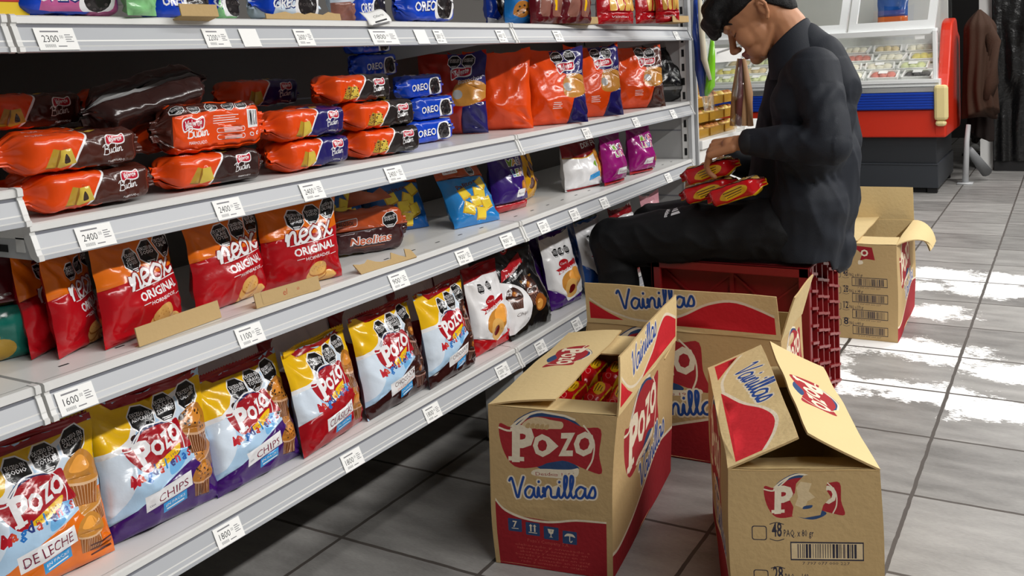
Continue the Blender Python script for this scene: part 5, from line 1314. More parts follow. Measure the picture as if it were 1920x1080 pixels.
s.box((0, 0.0, h - .008), (w, d, h), M_cr); s.box((0, 0, 0), (w, d, .008), M_cr); s.box((0, 0, .008), (.012, d, h - .008), M_cr); s.box((w - .03, 0.02, .008), (w - .022, d, h - .008), M_cr)
s.box((0, 0, h - .03), (w, .014, h), M_cr); s.box((0, 0, 0), (w, .014, .03), M_cr); s.box((w - .03, 0, 0), (w, .016, h), M_cr); s.box((0, 0, 0), (.03, .014, h), M_cr)
s.obj('shell', root, bevel=.003)
g = MB()                                                                        # cellular side wall facing the aisle
for k in range(6):
    y = .016 + k * (d - .024) / 5
    g.box((w - .03, y - .004, .006), (w, y + .004, h - .004), M_cr)
rr = random.Random(3)
for k in range(5):
    for j in range(9):
        z = .02 + (h - .04) * j / 8 + (.018 if k % 2 else 0)
        if z > h - .012: continue
        y0 = .016 + k * (d - .024) / 5; y1 = y0 + (d - .024) / 5
        g.add([(w - .03, y0, z), (w + .004, y0, z + .006), (w + .004, y1, z - .010), (w - .03, y1, z - .012), (w - .03, y0, z - .006), (w + .004, y0, z - .002), (w + .004, y1, z - .018), (w - .03, y1, z - .018)],
              [(0, 1, 2, 3), (7, 6, 5, 4), (1, 5, 6, 2), (0, 4, 5, 1), (3, 2, 6, 7)], M_cr)
g.obj('cell_wall', root)

# ================================================================== THE SEATED MAN
def grown(name, prims, voxel, mats, smooth=4, fac=0.6, post=None, mfun=None, soft=None, rest=None):
    """union of tapered limbs and ellipsoids grown into ONE closed skin"""
    b = MB(); m0 = mats[0]
    for p in prims:
        if p[0] == 'c':                                   # tapered limb through points
            pts, rs = p[1], p[2]; fl = p[3] if len(p) > 3 else 1.0
            b.tube(pts, list(rs), m0, 16, True, fl)
            if not (len(p) > 4 and p[4]):
                for q, r in zip(pts, rs): b.ball(q, r, r, r, m0, 14, 9)
        else:                                             # ellipsoid
            c, rad = p[1], p[2]; M = p[3] if len(p) > 3 else None
            b.ball(c, rad[0], rad[1], rad[2], m0, 20, 14, M)
    o = b.obj('tmp', None, True)
    r = o.modifiers.new('r', 'REMESH'); r.mode = 'VOXEL'; r.voxel_size = voxel
    if smooth:
        s = o.modifiers.new('s', 'SMOOTH'); s.iterations = smooth; s.factor = fac
    dg = bpy.context.evaluated_depsgraph_get()
    me = bpy.data.meshes.new_from_object(o.evaluated_get(dg)); old = o.data
    bpy.data.objects.remove(o); bpy.data.meshes.remove(old)
    me.name = name
    if soft:                                              # extra relaxing where soft(point) > 0
        nv = len(me.vertices); co = np.empty(nv * 3); me.vertices.foreach_get('co', co); co = co.reshape(-1, 3)
        ed = np.empty(len(me.edges) * 2, np.int32); me.edges.foreach_get('vertices', ed); ed = ed.reshape(-1, 2)
        wgt = np.array([soft(Vector(c)) for c in co])[:, None]; deg = np.bincount(ed.ravel(), minlength=nv)[:, None].astype(float)
        for it in range(40):
            sm = np.zeros_like(co)
            for a in range(3): sm[:, a] = np.bincount(ed[:, 0], co[ed[:, 1], a], nv) + np.bincount(ed[:, 1], co[ed[:, 0], a], nv)
            lap = sm / np.maximum(deg, 1) - co
            co = co + lap * wgt * (.6 if it % 2 == 0 else -.45)
        me.vertices.foreach_set('co', co.ravel()); me.update()
    if rest is not None:                                  # flattened where it sits on the crate
        for v in me.vertices:
            if v.co.z < rest and v.co.x < -.255 and v.co.x > -.775 and v.co.y > .70 and v.co.y < 1.08: v.co.z = rest
    if post:
        me.update(); nv = len(me.vertices)
        co = np.empty(nv * 3); me.vertices.foreach_get('co', co); co = co.reshape(-1, 3)
        nr = np.empty(nv * 3); me.vertices.foreach_get('normal', nr); nr = nr.reshape(-1, 3)
        d = np.array([post(Vector(c), Vector(n)) for c, n in zip(co, nr)]); co = co + nr * d[:, None]
        me.vertices.foreach_set('co', co.ravel()); me.update()
    me.materials.clear()
    for m in mats: me.materials.append(m)
    mi = np.zeros(len(me.polygons), np.int32)
    if mfun:
        for p in me.polygons: mi[p.index] = mfun(p.center)
    me.polygons.foreach_set('material_index', mi)
    me.polygons.foreach_set('use_smooth', np.ones(len(me.polygons), bool))
    return me
skin = mat('skin', (182, 128, 92), .5, .4, sss=.10, bump=(260, .04, 2))
lips = mat('lips', (148, 84, 74), .42, .4, sss=.2)
stub = mat('shaved_skin', (150, 108, 90), .55, .35, sss=.2)
M_hair = mat('hair_black', (12, 11, 13), .68, .3, bump=(300, .3, 2))
# ---- head frame
AZ = Vector((-.985, -.17, 0)).normalized(); pitch = R(36)
F = AZ * math.cos(pitch) + Vector((0, 0, -math.sin(pitch))); U = AZ * math.sin(pitch) + Vector((0, 0, math.cos(pitch))); S = F.cross(U)   # S = towards the man's right
HS = 1.0
HO = at_y(1431, 20, .80) + S * .072 - F * (-.030) - U * (-.004)
def hd(f, u, s=0.0): return HO + F * (f * HS) + U * (u * HS) + S * (s * HS)
HM = Matrix((F, S, U)).transposed()                        # local axes (forward, side, up)
E_ = lambda f, u, s, rf, rs, ru, M=HM: ('e', hd(f, u, s), (rf, rs, ru), M)
Cc = lambda pts, rs: ('c', [hd(*p) for p in pts], rs)
def tilt(a):
    return HM @ Matrix.Rotation(R(a), 3, 'Y')
head = [E_(-.012, .040, 0, .098, .076, .082), E_(.020, .030, 0, .072, .068, .075), E_(.022, -.030, 0, .064, .060, .070), E_(-.035, .01, 0, .072, .070, .072),
        E_(.048, -.072, 0, .040, .046, .042), E_(.070, -.096, 0, .022, .024, .018), Cc([(-.02, -.05, -.044), (.045, -.094, -.030)], (.012, .015)), Cc([(-.02, -.05, .044), (.045, -.094, .030)], (.012, .015)),
        Cc([(.080, .026, -.040), (.090, .022, -.012), (.090, .022, .012), (.080, .026, .040)], (.010, .011, .011, .010)),                    # brow
        Cc([(.086, .010, 0), (.100, -.018, 0), (.112, -.038, 0)], (.009, .010, .0115)), Cc([(.098, -.043, -.012), (.110, -.041, 0), (.098, -.043, .012)], (.0085, .010, .0085)),  # nose
        Cc([(.082, -.066, -.020), (.0945, -.064, -.006), (.0945, -.064, .006), (.082, -.066, .020)], (.005, .007, .007, .005)), Cc([(.081, -.073, -.018), (.0925, -.0755, 0), (.081, -.073, .018)], (.005, .0078, .005)),  # lips
        E_(.050, -.028, -.040, .034, .020, .036), E_(.050, -.028, .040, .034, .020, .036),                                                  # cheeks
        E_(.070, .000, -.031, .0135, .014, .012), E_(.070, .000, .031, .0135, .014, .012)]                                                  # lids
for sg in (-1, 1):
    M = HM @ Matrix.Rotation(R(-14 * sg), 3, 'Z')
    head += [Cc([(-.028, .022, sg * .078), (-.034, .030, sg * .084), (-.044, .026, sg * .088), (-.048, .008, sg * .087), (-.040, -.014, sg * .082), (-.028, -.026, sg * .076)], (.0045, .005, .0055, .0055, .005, .0065)), E_(-.032, .0, sg * .077, .012, .006, .020)]
neck0 = Vector((-.352, .872, .990))
neck = [('c', [hd(-.045, -.035), hd(-.050, -.075), neck0 + Vector((0, 0, .02)), neck0 + Vector((.02, 0, -.06))], (.058, .056, .060, .075))]
# ---- body under the clothes
shL, elL, wrL = at_y(1530, 138, .72), at_y(1560, 272, .655), at_y(1398, 266, .69)
shR, elR, wrR = Vector((shL.x - .03, 1.025, shL.z - .005)), at_y(1480, 325, 1.07), at_y(1372, 303, .93)
pel = Vector((-.375, .875, .53)); hipL, hipR = Vector((-.40, .79, .515)), Vector((-.40, .955, .515))
knL, knR = Vector((-.903, .735, .468)), Vector((-.868, .985, .478)); anL, anR = Vector((-.838, .72, .075)), Vector((-.835, 1.0, .075))
body = head + neck + [('c', [Vector((-.34, .872, .60)), Vector((-.31, .872, .74)), Vector((-.315, .872, .88))], (.085, .09, .09)), ('e', pel, (.09, .14, .085)), ('c', [shL, Vector((-.33, .872, .93)), shR], (.05, .07, .05)),
        ('c', [shL, elL], (.045, .036)), ('c', [elL, wrL], (.036, .025)), ('c', [shR, elR], (.045, .036)), ('c', [elR, wrR], (.036, .025)),
        ('c', [hipL, knL], (.072, .048)), ('c', [knL, anL], (.045, .035)), ('c', [hipR, knR], (.072, .048)), ('c', [knR, anR], (.045, .035)), ('c', [anL, anL + Vector((-.10, -.01, -.035))], (.035, .03)), ('c', [anR, anR + Vector((-.10, .01, -.035))], (.035, .03))]
def hand(wr, fwd, nrm, side, curl, thumb=1):
    """palm + five bent fingers; nrm = back of the hand, side = towards the little finger"""
    fwd = fwd.normalized(); side = (side - fwd * side.dot(fwd)).normalized(); nrm = fwd.cross(side) if fwd.cross(side).dot(nrm) > 0 else -fwd.cross(side)
    out = [('c', [wr, wr + fwd * .03], (.022, .024), .7)]
    for k in range(4):
        s = (-.030 + .020 * k)
        out.append(('c', [wr + fwd * .015 + side * s * .6, wr + fwd * .085 + side * s + nrm * (.004 - .002 * abs(k - 1))], (.0130, .0105)))
        L = (.044, .049, .046, .037)[k]; p = wr + fwd * .087 + side * s; a = R(curl[k]); pts = [p]; rs = [.0092]
        for j, (f_, r) in enumerate(((1.0, .0084), (.62, .0078), (.50, .0070))):
            d = fwd * math.cos(a) - nrm * math.sin(a) + side * (.06 * (k - 1.5)); p = p + d * L * f_; pts.append(p); rs.append(r); a += R(curl[k] * .62)
        out.append(('c', pts, rs))
    t0 = wr + fwd * .022 - side * .026 - nrm * .006
    t1 = t0 + (fwd * .75 - side * .55 - nrm * .35).normalized() * .040; t2 = t1 + (fwd * .9 - side * .2 - nrm * .45).normalized() * .030; t3 = t2 + (fwd * .9 - nrm * .4).normalized() * .022
    out.append(('c', [t0, t1, t2, t3], (.0155, .0125, .0105, .0085)))
    return out
hw = at_y(1386, 268, .69); hk = at_y(1340, 279, .70)
body += hand(hw, hk - hw, Vector((0, -.55, .85)), Vector((.0, -.85, -.5)), (40, 50, 56, 54))
body += hand(wrR, Vector((-.9, -.35, -.15)), Vector((0, .2, 1)), Vector((0, 1, 0)), (30, 36, 40, 40))
def skin_idx(c):
    v = Vector(c) - HO; f, u, s = v.dot(F), v.dot(U), v.dot(S)
    if f > .080 and -.083 < u < -.058 and abs(s) < .024: return 1
    if f > -.09 and u < -.052 and u > -.125 and abs(s) < .07 and f > .02 and f < .2: return 0
    return 0
def face_soft(c):
    v = c - HO; f, u, s = v.dot(F), v.dot(U), v.dot(S)
    if v.length > .22: return 0.0
    if f > .078 and abs(s) < .03: return .12
    if abs(s) > .066 and f < .0: return .15
    if f > .058 and -.02 < u < .035: return .25
    return 1.0
person = link('person', grown('person', body, .0026, [skin, lips], 3, .5, None, skin_idx, face_soft, .452))
tag(person, 'seated person with short black hair in a dark zip jacket, head bowed over red packets', 'person')
# eyes and brows
from mathutils.bvhtree import BVHTree
pm = person.data
pbv = BVHTree.FromPolygons([v.co for v in pm.vertices], [tuple(p.vertices) for p in pm.polygons])
def onface(f, u, s, off):
    p = hd(f + .05, u, s * 1.25); h = pbv.ray_cast(p, (hd(f - .06, u, s * .8) - p).normalized())
    return h[0] + h[1] * off if h[0] else hd(f, u, s)
for sg in (-1, 1):
    e = MB(); e.tube([onface(.08, u, sg * s, .0004) for u, s in ((-.004, .050), (-.0095, .043), (-.012, .034), (-.010, .025), (-.006, .018))], [.0008, .0019, .0020, .0017, .0009], M_hair, 8); e.obj('eyelashes', person, True)
    e = MB(); e.tube([onface(.08, u, sg * s, .0006) for u, s in ((.022, .056), (.031, .047), (.034, .036), (.031, .024), (.026, .013))], [.0018, .0036, .0042, .0042, .0026], M_hair, 8); e.obj('eyebrow', person, True)
# ---- hair
hair = [E_(.000, .052, 0, .110, .084, .082), E_(.030, .066, 0, .086, .076, .072), E_(-.052, .020, 0, .072, .075, .072), E_(-.075, -.02, 0, .040, .060, .045)]
rr = random.Random(11)
for k in range(21):
    s = -.068 + .0068 * k
    hair.append(Cc([(.03, .118 - 5 * s * s, s * .9), (.090, .104 - 5 * s * s, s), (.122 - 7 * s * s, .070, s * 1.02), (.130 - 8 * s * s, .034 + rr.uniform(-.004, .004) + 3 * s * s, s)], (.024, .024, .022, .013)))
def hair_post(c, n):
    v = c - HO; f, u, s = v.dot(F), v.dot(U), v.dot(S)
    low = .042 if f < .070 else .042 - (f - .070) * .62
    if f < -.028: low = .042 + (f + .028) * 1.4
    d = .0009 * math.sin(220 * (s + .2 * f) + 5 * nz(f * 20, u * 20, s * 20)) + .0008 * nz(f * 70, u * 70, s * 70)
    if u < low: d -= min(.03, (low - u) * .9)
    return d
link('hair', grown('hair', hair, .003, [M_hair], 8, .6, hair_post, None, lambda c: 1.0), person)
# ---- jacket
M_jk = mat('jacket_cloth', (30, 34, 42), .7, .3, bump=(420, .12, 2)); M_jk2 = mat('jacket_trim', (26, 28, 33), .6, .4)
V = Vector
jacket = [('c', [V((-.345, .872, .49)), V((-.322, .872, .58)), V((-.312, .872, .72)), V((-.318, .872, .84)), V((-.335, .872, .93))], (.108, .118, .122, .118, .088)),
          ('c', [V((-.335, .80, .47)), V((-.315, .79, .60)), V((-.31, .785, .76)), V((-.318, .775, .88)), V((-.325, .765, .94))], (.10, .105, .105, .095, .065)),
          ('c', [V((-.335, .945, .47)), V((-.315, .955, .60)), V((-.31, .96, .76)), V((-.318, .97, .88)), V((-.325, .98, .94))], (.10, .105, .105, .092, .06)),
          ('c', [V((-.42, .872, .50)), V((-.42, .872, .60)), V((-.405, .872, .78)), V((-.40, .872, .90))], (.085, .095, .085, .06)),
          ('c', [V((-.27, .872, .47)), V((-.30, .872, .46))], (.06, .09)),
          ('c', [shL + V((-.01, .02, .0)), neck0 + V((.03, -.04, -.035))], (.074, .062)), ('c', [shR + V((-.01, -.02, .0)), neck0 + V((.03, .04, -.035))], (.074, .062)),
          ('c', [shL + V((0, .012, -.01)), shL * .5 + elL * .5, elL], (.066, .060, .054)), ('c', [elL, elL * .45 + wrL * .55, wrL + (elL - wrL) * .06], (.054, .049, .038)),
          ('c', [shR + V((0, -.012, -.01)), shR * .5 + elR * .5, elR], (.076, .064, .058)), ('c', [elR, elR * .45 + wrR * .55, wrR + (elR - wrR) * .06], (.058, .050, .038)),
          ('c', [V((-.50, .80, .60)), V((-.42, .83, .56))], (.03, .06))]
jacket += [('c', [at_y(1512, 76, .88), at_y(1540, 108, .88), at_y(1562, 165, .88)], (.052, .068, .078)), ('c', [at_y(1474, 128, .872), at_y(1476, 180, .872), at_y(1480, 235, .872)], (.048, .068, .078)), ('c', [neck0 + V((.012, 0, -.07)), neck0 + V((.002, 0, -.01))], (.085, .074), 1.0)]
fo = (wrL - elL).normalized(); ua = (elL - shL).normalized()
def jk_post(c, n):
    d = .003 * nz(c.x * 9, c.y * 9, c.z * 7) + .0035 * max(0, 1 - 2.3 * abs(nz(c.x * 11 + 3, c.y * 13, c.z * 8 + c.x * 8))) ** 2
    q = c - elL; t = q.dot(fo); L = (wrL - elL).length
    if (q - fo * t).length < .075 and -.02 < t < L:
        d += .0026 * math.sin(t * 75 + 40 * q.z + 6 * nz(c.x * 9, c.y * 9, c.z * 9)) * (1 - .3 * t / L)
    q = c - shL; t = q.dot(ua)
    if .05 < t < .20 and (q - ua * t).length < .09: d += .0020 * math.sin(t * 40 + 60 * q.x + 6 * nz(c.x * 8, c.y * 8, c.z * 8))
    if c.z < .68 and c.x > -.45: d += .004 * math.sin((c.x * .6 + c.z) * 55 + 5 * nz(c.x * 6, c.y * 6, c.z * 6)) * min(1, (.68 - c.z) * 6) * .6
    if c.z > 1.0: d *= .3
    return d
jk = link('jacket', grown('jacket', jacket, .0055, [M_jk], 12, .5, jk_post, None, None, .446), person)
# cuffs and collar edge
for (w_, e_, r) in ((wrL, elL, .037), (wrR, elR, .036)):
    c = MB(); d = (e_ - w_).normalized(); c.tube([w_ - d * .004, w_ + d * .004, w_ + d * .030, w_ + d * .036], [r * .92, r, r * 1.02, r * .9], M_jk2, 20, True); c.obj('cuff', person, True)
thr, nap = at_y(1440, 108, .872), at_y(1516, 34, .872)
cc, ca = (thr + nap) / 2, (thr - nap) / 2
vs = []; fs = []; n = 40; prof = ((-.10, 1.10, 0), (-.05, 1.04, 0), (-.02, 1.0, 0), (0, .985, .0), (.004, .96, 0), (.0, .93, 0), (-.02, .92, 0), (-.05, .93, 0))
dn = Vector((-.06, 0, .10)).normalized()
for k, (t, q, _) in enumerate(prof):
    for i in range(n):
        an = 2 * math.pi * i / n
        tt = max(0.0, -t / .10)
        rim = cc + ca * (math.cos(an) * q) + V((0, 1, 0)) * (.066 * q * math.sin(an))
        base_ = neck0 + V((.008, 0, -.045)) + V((-1, 0, 0)) * (.088 * q * math.cos(an)) + V((0, 1, 0)) * (.082 * q * math.sin(an))
        vs.append(rim * (1 - tt) + base_ * tt + (dn * max(0, t)))
for k in range(len(prof) - 1):
    for i in range(n): fs.append((k * n + i, k * n + (i + 1) % n, (k + 1) * n + (i + 1) % n, (k + 1) * n + i))
link('collar', make_mesh('collar', vs, fs, [M_jk], None, True), person)
# ---- trousers
M_tr = mat('trouser_cloth', (16, 17, 20), .7, .3, bump=(380, .14, 2))
tr = [('e', pel + V((.01, 0, -.015)), (.125, .175, .085)), ('c', [hipL, hipL * .5 + knL * .5, knL], (.098, .090, .072)), ('c', [hipR, hipR * .5 + knR * .5, knR], (.098, .088, .070)),
      ('c', [knL, knL * .5 + anL * .5, anL + V((0, 0, .03))], (.069, .054, .050)), ('c', [knR, knR * .5 + anR * .5, anR + V((0, 0, .03))], (.068, .054, .050)), ('c', [hipL + V((-.1, 0, .01)), hipR + V((-.1, 0, .01))], (.075, .075))]
th = (knL - hipL).normalized()
def tr_post(c, n):
    d = .004 * nz(c.x * 8, c.y * 10, c.z * 8) + .005 * max(0, 1 - 2.2 * abs(nz(c.x * 9, c.y * 12 + 4, c.z * 14 + c.x * 6))) ** 2
    q = c - hipL; t = q.dot(th)
    if .03 < t < .26 and c.y < .80: d += .0045 * math.sin(t * 48 + q.z * 62 + 4 * nz(c.x * 9, c.y * 9, c.z * 9)) * math.exp(-((t - .14) / .1) ** 2)
    return d
link('trousers', grown('trousers', tr, .006, [M_tr], 5, .5, tr_post, None, None, .446), person)
M_shoe = mat('shoe_black', (24, 24, 26), .5)
for a in (anL, anR):
    s = MB(); s.ball((a.x - .07, a.y, .042), .135, .048, .036, M_shoe); s.ball((a.x - .01, a.y, .065), .06, .043, .045, M_shoe); s.box((a.x - .19, a.y - .04, .002), (a.x + .05, a.y + .04, .018), mat('shoe_sole', (200, 200, 200), .6)); s.obj('shoe', person, True)
# white mark on the thigh: three slanted bars over lettering
mk = Art(.075, .06, M_tr, lambda n, c: mat('mark_' + n, c, .6)); mw = mat('mark_white', (222, 222, 226), .6)
for k, (x0, hh) in enumerate(((-.026, .012), (-.010, .020), (.006, .028))): mk.poly([(x0, .026), (x0 + .011, .026), (x0 + .011 - .010 + .004, .026 + hh), (x0 - .010 + .004, .026 + hh * .8)], mw)
mk.text('adidas', -.004, .006, .018, mw, width=.050, bold=.03)
v2, T_, mi = mk.sheet(.008)
o_ = at_y(1270, 398, .66)
tm = bpy.data.meshes.get('trousers')
bv = BVHTree.FromPolygons([v.co for v in tm.vertices], [p.vertices for p in tm.polygons])
mx, mz = V((-.60, .15, -.80)).normalized(), V((.75, .40, .50)).normalized()
hit0 = bv.ray_cast(_C, (at_y(1262, 398, .66) - _C).normalized())
vs = []
n0 = hit0[1] if hit0[0] else V((0, -1, 0)); ctr = hit0[0] if hit0[0] else o_
ax = th.cross(n0).normalized(); ax2 = n0.cross(ax).normalized()
if ax.z > 0: ax = -ax
ax2 = n0.cross(ax).normalized()
for x, z in v2:
    p = ctr + ax * x + ax2 * (z - .03)
    h_ = bv.find_nearest(p); vs.append(h_[0] + h_[1] * .0012)
keep = [i for i, m_ in enumerate(mi) if mk.mats[m_] is mw]
link('printed_mark', make_mesh('printed_mark', vs, [tuple(T_[i]) for i in keep], [mw], None, False), person)
# ---- the three packets on his lap
for (px, py, y, yaw, pit, l) in ((1336, 321, .745, -3, -16, 'red packet topmost on the lap of the seated person, under the hand'), (1334, 357, .752, -3, -16, 'red packet on the lap directly below the topmost one'), (1386, 359, .672, -6, -19, 'red packet on the lap nearest the jacket, at the right')):
    q = at_y(px, py, y); o = put_pack('sponge_finger_packet', VP_, q - V((0, 0, .025)), yaw, l, 'packet', 'red packets on the lap', pit, 4); o.scale = (1.2, 1.1, 1.15)

# ================================================================== BAKERY STAND beyond the shelf end
M_wh = mat('white_laminate', (232, 232, 230), .4); M_cl = mat('clear_plastic', (235, 240, 240), .08, .5, trans=.9, alpha=.35)
bx = -.93
root = empty('bakery_stand', (bx, 1.63, 0)); tag(root, 'white bakery stand with boxed lower part, beyond the slotted post', 'stand')
b = MB(); b.box((-.42, 0, 0), (0, 1.15, .665), M_wh); b.box((-.42, 0, .655), (.012, 1.15, .69), M_wh); b.box((-.002, 0, .595), (.004, 1.15, .600), M_groove); b.obj('cabinet', root, bevel=.003)
b = MB(); b.box((-.42, 0, .69), (-.40, 1.15, 1.9), M_wh); b.box((-.42, -.012, .0), (0.0, 0, 1.9), M_steel); b.obj('rear_board', root)
b = MB(); b.box((-.40, .0, 1.0), (-.05, 1.15, 1.03), M_wh); b.box((-.05, .0, .985), (-.04, 1.15, 1.045), M_wh); b.obj('upper_shelf', root)
br = [mat('bun_%d' % i, c, .5, bump=(60, .3, 3)) for i, c in enumerate(((212, 150, 66), (226, 184, 96), (170, 104, 44), (236, 206, 110)))]
rr = random.Random(9)
for j in range(4):
    for i in range(3):
        if j == 3 and i > 0: continue
        t = empty('bakery_tray', (bx - .10, 1.73 + .19 * i, .691 + .062 * j)); kinds = ('front', 'middle', 'rear')[i]
        tag(t, 'clear tray of golden buns on the bakery stand, %s column, %s layer' % (kinds, ('lowest', 'second', 'third', 'top')[j]), 'tray', 'trays of buns')
        c = MB(); M_am = mat('tray_amber', (224, 176, 64), .25, .5, trans=.5, alpha=.75); c.box((-.075, -.085, 0), (.075, .085, .003), M_am); c.box((.072, -.085, .003), (.075, .085, .035), M_am); c.box((-.075, -.085, .003), (-.072, .085, .035), M_cl); c.box((-.075, -.085, .003), (.075, -.082, .035), M_am); c.box((-.075, .082, .003), (.075, .085, .035), M_cl); c.box((-.08, -.09, .034), (.08, .09, .0355), M_cl); c.obj('tray', t)
        for a in range(2):
            for e in range(3):
                u = MB(); q = ((-.036 + .072 * a), (-.052 + .052 * e), .026); u.ball(q, .033, .024, .022, br[rr.choice((0, 1, 3))], 12, 8); u.ball((q[0] + .008, q[1], q[2] + .012), .018, .017, .011, br[rr.choice((2, 3))], 10, 6); u.obj('bun', t, True)
def hang_bag(name, pts, r, m, label, cat, extra=()):
    o = empty(name, pts[0]); tag(o, label, cat); p0 = V(pts[0])
    b = MB(); b.tube([V(p) - p0 for p in pts], r, m, 14, True, .55); b.obj('bag_film', o, True)
    for (n, pp, rr_, mm) in extra:
        b = MB(); b.tube([V(p) - p0 for p in pp], rr_, mm, 10); b.obj(n, o, True)
    return o
A = lambda px, py, y: at_y(px, py, y)
y = 1.56
hang_bag('hanging_bag', [A(1316, -20, y), A(1317, 30, y), A(1322, 100, y), A(1326, 170, y), A(1330, 208, y)], [.012, .034, .046, .040, .030], M_cl, 'clear bag with blue and green print hanging at the shelf end', 'bag',
         (('blue_print', [A(1306, 0, y - .02), A(1308, 60, y - .03), A(1314, 130, y - .03), A(1318, 180, y - .02)], [.012, .020, .022, .012], film('hang_blue', (46, 74, 160))),
          ('cream_rope', [A(1312, 0, y - .05), A(1316, 60, y - .055), A(1320, 110, y - .055), A(1332, 150, y - .05)], [.008, .011, .012, .006], mat('rope_cream', (206, 198, 176), .7)),
          ('green_print', [A(1336, 60, y - .02), A(1334, 110, y - .03), A(1332, 160, y - .03), A(1324, 178, y - .02)], [.005, .014, .018, .01], film('hang_green', (128, 206, 40)))))
y = 1.98
hang_bag('bread_bag', [A(1392, 104, y), A(1390, 135, y), A(1386, 180, y), A(1384, 225, y), A(1388, 246, y)], [.010, .028, .046, .052, .030], M_cl, 'clear bag of long brown sticks hanging before the deli counter', 'bag',
         tuple(('bread_stick', [A(1386 + 3 * k, 110, y - .01 * (k % 2)), A(1378 + 9 * k, 175, y - .02 * (k % 2)), A(1374 + 11 * k, 236, y - .01)], [.008, .015, .013], mat('stick_%d' % (k % 3), ((150, 112, 78), (92, 44, 46), (176, 138, 100))[k % 3], .6)) for k in range(4)) + (('hook', [A(1390, 94, y), A(1390, 84, y), V((bx - .06, 2.0, 1.02))], [.004, .004, .004], M_steel),))
bx_ = MB(); bx_.box((0, 0, 0), (.16, .30, .055), mat('foam_white', (236, 236, 232), .6)); tag(bx_.obj('cake_box', None, False, .004, (bx - .222, 1.72, 1.032)), 'white flat box on the upper bakery shelf', 'box')
# ================================================================== DELI COUNTER
M_red = mat('counter_red', (206, 44, 18), .35, .5); M_blue = mat('counter_blue', (16, 64, 176), .35, .5); M_chr = mat('chrome_strip', (205, 208, 210), .2, .5, metal=.8)
M_base = mat('counter_base', (46, 50, 56), .45); M_base2 = mat('counter_base2', (34, 37, 42), .5); M_frame = mat('window_frame', (238, 240, 240), .3); M_glass = mat('counter_glass', (225, 238, 236), .03, .5, trans=1.0, alpha=.10)
M_tank = mat('tank_white', (232, 234, 230), .4)
fx0, fx1, fy0, fy1 = -2.35, -.45, 5.0, 5.95
root = empty('deli_counter', (fx1, fy0, 0)); tag(root, 'refrigerated deli counter, red and blue with dark base, behind the seated person', 'counter')
def LB(name, boxes, bevel=0, smooth=False):
    b = MB()
    for lo, hi, m in boxes: b.box((lo[0] - fx1, lo[1] - fy0, lo[2]), (hi[0] - fx1, hi[1] - fy0, hi[2]), m)
    return b.obj(name, root, smooth, bevel)
LB('base', [((fx0, fy0 + .03, .035), (fx1 - .02, fy1, .20), M_base), ((fx0, fy0 + .05, .20), (fx1 - .03, fy1, .385), M_base2), ((fx0, fy0 + .025, .19), (fx1 - .02, fy0 + .05, .202), M_base), ((fx0, fy0 + .06, 0), (fx1 - .10, fy1 - .1, .04), M_dark)], .004)
LB('foot', [((fx1 - .09, fy0 + .04, 0), (fx1 - .03, fy0 + .10, .04), M_dark)])
LB('foot', [((fx1 - .09, fy1 - .14, 0), (fx1 - .03, fy1 - .08, .04), M_dark)])
LB('red_panel', [((fx0, fy0, .383), (fx1, fy0 + .06, .572), M_red)], .01)
rib = [((fx0, fy0 - .02, .574), (fx1, fy0 + .06, .688), M_blue)] + [((fx0, fy0 - .026, .582 + .018 * k), (fx1, fy0 - .018, .592 + .018 * k), M_blue) for k in range(6)]
LB('blue_bumper', rib, .002)
LB('chrome_strip', [((fx0, fy0 - .022, .690), (fx1, fy0 + .06, .725), M_chr)], .004)
LB('ledge', [((fx0, fy0 - .005, .727), (fx1, fy0 + .09, .775), M_frame), ((fx0, fy0 - .012, .745), (fx1, fy0 - .004, .752), M_chr)], .004)
# display floor, rising to the back
b = MB(); b.prism([(-1.9, .09, .735), (-1.9, .90, 1.02), (-1.9, .90, .60), (-1.9, .09, .60)], (0, 0, 0), (1.86, 0, 0), M_tank); b.box((-1.9, .88, .6), (-.04, .93, 1.75), M_tank); b.obj('display_tank', root)
# red end panel with its swept profile
def side_prof(x):
    pts = smooth_line([(.0, .383), (.0, .56), (.10, .66), (.24, .80), (.36, .98), (.46, 1.13), (.58, 1.175), (.72, 1.18), (.80, 1.10)], 4)
    return [(x, q[0], q[1]) for q in pts] + [(x, .94, 1.06), (x, .95, .45), (x, .9, .383)]
b = MB(); b.prism(side_prof(-.04), (0, 0, 0), (.075, 0, 0), M_red); b.obj('end_panel', root, bevel=.012)
b = MB(); b.box((-.035, -.045, .50), (.05, .03, .735), mat('bumper_cream', (228, 210, 150), .5)); b.box((-.03, -.04, .46), (.04, .02, .50), mat('bumper_cream', (228, 210, 150), .5)); b.obj('corner_bumper', root, bevel=.02)
